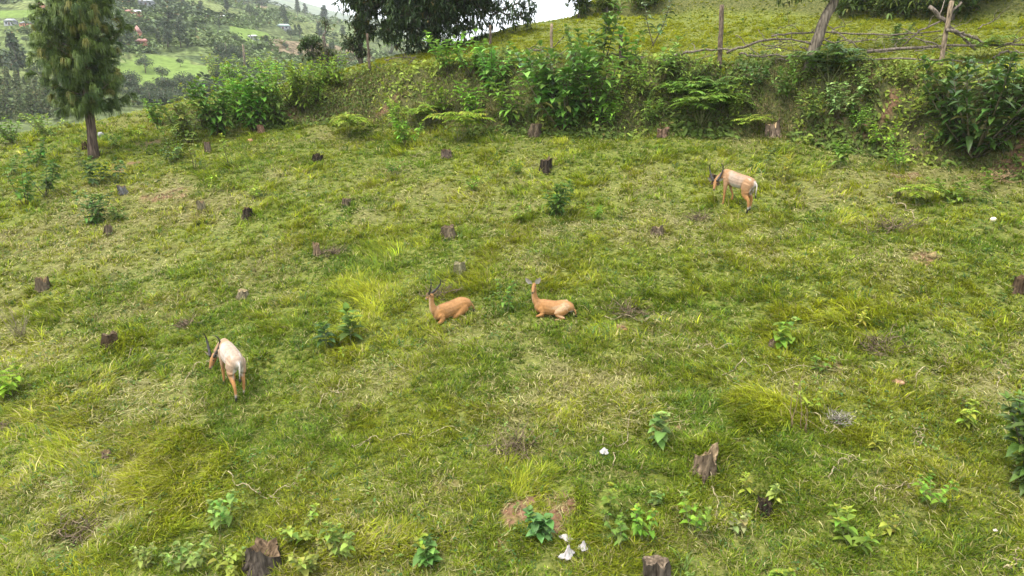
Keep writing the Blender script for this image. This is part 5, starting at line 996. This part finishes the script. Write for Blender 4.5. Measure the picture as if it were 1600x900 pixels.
def standing(px, py, label, heading, sc_, headpos, coat, fo, ho, lift=0):
    dz = ground_dz(px, py, heading, sc_); fz = (dz[0] + dz[1]) / 2; hz = (dz[2] + dz[3]) / 2; mz = (fz + hz) / 2
    tp = [(x, y, z + hz + (fz - hz) * (x + .47) / .84) for x, y, z in TRUNK[0]]; ch = {'trunk': (tp, TRUNK[1])}; lg = legs([0, 0, 0, 0], fo, ho, lift)
    for k, (pts, rad) in lg.items():
        g = dz[(0 if k[0] == 'f' else 2) + int(k[-1])]; ch[k] = ([(x, y, z + g * np.clip((.9 - z) / .5, 0, 1) + ((fz if k[0] == 'f' else hz) * (1 - np.clip((.9 - z) / .5, 0, 1)))) for x, y, z in pts], rad)
    poll, muz, up = (np.array(q, float) for q in headpos); poll[2] += fz; muz[2] += fz; ch['neck'] = ([(.40, 0, .83 + fz), (.50, poll[1] * .2, .80 + fz), (.57 + (poll[0] - .57) * .5, poll[1] * .6, (.78 + fz + poll[2]) / 2), poll], [(.095, .15), (.08, .115), (.06, .085), (.055, .068)])
    tl = [(-.60, 0, .85 + hz), (-.645, 0, .78 + hz), (-.65, .01, .66 + hz), (-.64, .02, .52 + hz)]
    return antelope(px, py, label, heading, ch, (poll, muz, up), None, True, coat, sc_, tl, ear_el=.35)
S1 = standing(366, 610, 'horned antelope with painted pale sheen on its sides grazing on the lower slope', math.radians(126), .80, [(.56, .21, .56), (.48, .345, .34), (-.3, .5, .6)], coat_stand(np.array([.33, .25, .185]), np.array([.385, .335, .29])), ((.05, 0), (-.08, 0)), ((-.06, 0), (.12, 0)))  # highlights on back and flank are painted into these pale coat colours
S2 = standing(1150, 326, 'rufous horned antelope grazing on the upper slope beside a stump', math.radians(124), .86, [(.61, .24, .61), (.53, .375, .39), (-.3, .5, .6)], coat_stand(np.array([.285, .175, .10]), np.array([.30, .24, .19])), ((.04, 0), (-.06, 0)), ((.0, 0), (.1, 0)), .12)
def coat_lie(V, N, wh, Cn):
    n = len(V); C = np.tile(RUF, (n, 1)) * (1 + .5 * (fbm(V[:, 0] * 6, V[:, 2] * 6 + V[:, 1] * 5, 7, 3) - .5))[:, None]; tr = wh == 'trunk'
    C[tr & (np.abs(V[:, 1]) < .025) & (N[:, 2] > .4)] *= .62; C[N[:, 2] < -.5] = WHT * .8
    lg = np.char.startswith(wh, 'front') | np.char.startswith(wh, 'hind'); C[lg] = TANL * .98; C[(wh == 'neck') & (N[:, 0] > .55)] = CRM; C[(wh == 'head')] = RUF * .95; return C
def coat_lie_f(V, N, wh, Cn):
    C = coat_lie(V, N, wh, Cn); C[(wh == 'trunk') & (V[:, 2] < .16)] = CRM; lg = np.char.startswith(wh, 'hind'); C[lg & (N[:, 2] > .1)] = CRM * .95; return C
def lying(px, py, label, heading, sc_, headpos, horns, coat, ear_el, tuck=False):
    p = at(px, py)
    def g(x, y): return (gz(p[0] + sc_ * (x * math.cos(heading) - y * math.sin(heading)), p[1] + sc_ * (x * math.sin(heading) + y * math.cos(heading))) - p[2]) / sc_
    L = lambda pts: [(x, y, z + g(x, y)) for x, y, z in pts]
    ch = {'trunk': (L([(-.58, 0, .17), (-.5, 0, .22), (-.34, 0, .25), (-.1, 0, .24), (.14, 0, .25), (.32, 0, .27), (.43, 0, .32)]), [(.08, .09), (.15, .16), (.19, .21), (.2, .21), (.19, .22), (.15, .21), (.1, .15)])}
    pl, mz, up = (np.array(q, float) for q in headpos); gz_ = g(.4, 0); pl[2] += gz_; mz[2] += gz_
    ch['neck'] = ([(.34, 0, .32 + gz_), (.46, 0, .42 + gz_), (.50, pl[1] * .4, .58 + gz_), tuple(pl)], [(.1, .15), (.078, .11), (.058, .075), (.052, .06)])
    for i, s in enumerate((1, -1)):
        ch['front%d' % i] = (L([(.3, s * .1, .24), (.2, s * .15, .12), (.32, s * .16, .07), (.41, s * .14, .05), (.34, s * .1, .02), (.2, s * .1, .01)]), [(.07, .1), (.055, .06), (.042, .042), (.034, .034), (.024, .024), (.022, .022)])
        ch['hind%d' % i] = (L([(-.4, s * .12, .24), (-.3, s * .2, .2), (-.12, s * .23, .19 if s > 0 else .12), (-.28, s * .25, .07), (-.42, s * .25, .04), (-.26, s * .25, .02), (-.12, s * .23, .01)]), [(.1, .14), (.085, .13), (.055, .065), (.04, .04), (.03, .03), (.024, .024), (.02, .02)])
    if tuck:
        for i, sg in enumerate((1, -1)): ch['hind%d' % i] = (L([(-.42, sg * .1, .2), (-.3, sg * .14, .17), (-.14, sg * .15, .1), (-.05, sg * .12, .04)]), [(.1, .14), (.09, .12), (.06, .06), (.03, .03)]); ch['front%d' % i] = (L([(.3, sg * .1, .24), (.22, sg * .14, .13), (.3, sg * .15, .07), (.38, sg * .13, .045), (.24, sg * .12, .03)]), [(.08, .11), (.07, .08), (.05, .05), (.04, .04), (.03, .03)])
    tl = [(-.63, 0, .2), (-.67, .02, .12), (-.68, .05, .06)]
    return antelope(px, py, label, heading, ch, (pl, mz, up), None, horns, coat, sc_, L(tl), ear_el=ear_el, ear=.2 if horns else .27)
lying(703, 497, 'horned rufous antelope lying on the grass with its back to a brush mound', math.radians(204), .71, [(.50, .0, .80), (.60, -.19, .69), (.1, 0, 1)], True, coat_lie, .3, True)
lying(862, 495, 'hornless antelope lying on the grass with ears raised, looking out of the slope', math.radians(168), .68, [(.50, .02, .86), (.50, .27, .70), (.1, .3, 1)], False, coat_lie_f, 1.15)

acc = Acc(); acc.add(*blades(0, 0, 1, 0, 1, .011, 1.15, np.random.default_rng(18), 3, collar_points([(703, 498, 46), (712, 499, 40), (862, 497, 46), (852, 499, 40), (366, 610, 34), (380, 622, 12), (1150, 328, 26), (1163, 340, 10)], 14, np.random.default_rng(19))))
tag(acc.build('tufted_grass', M_grass, smooth=False), 'grass tufts standing around the bodies and hooves of the antelopes', 'grass', kind='stuff')
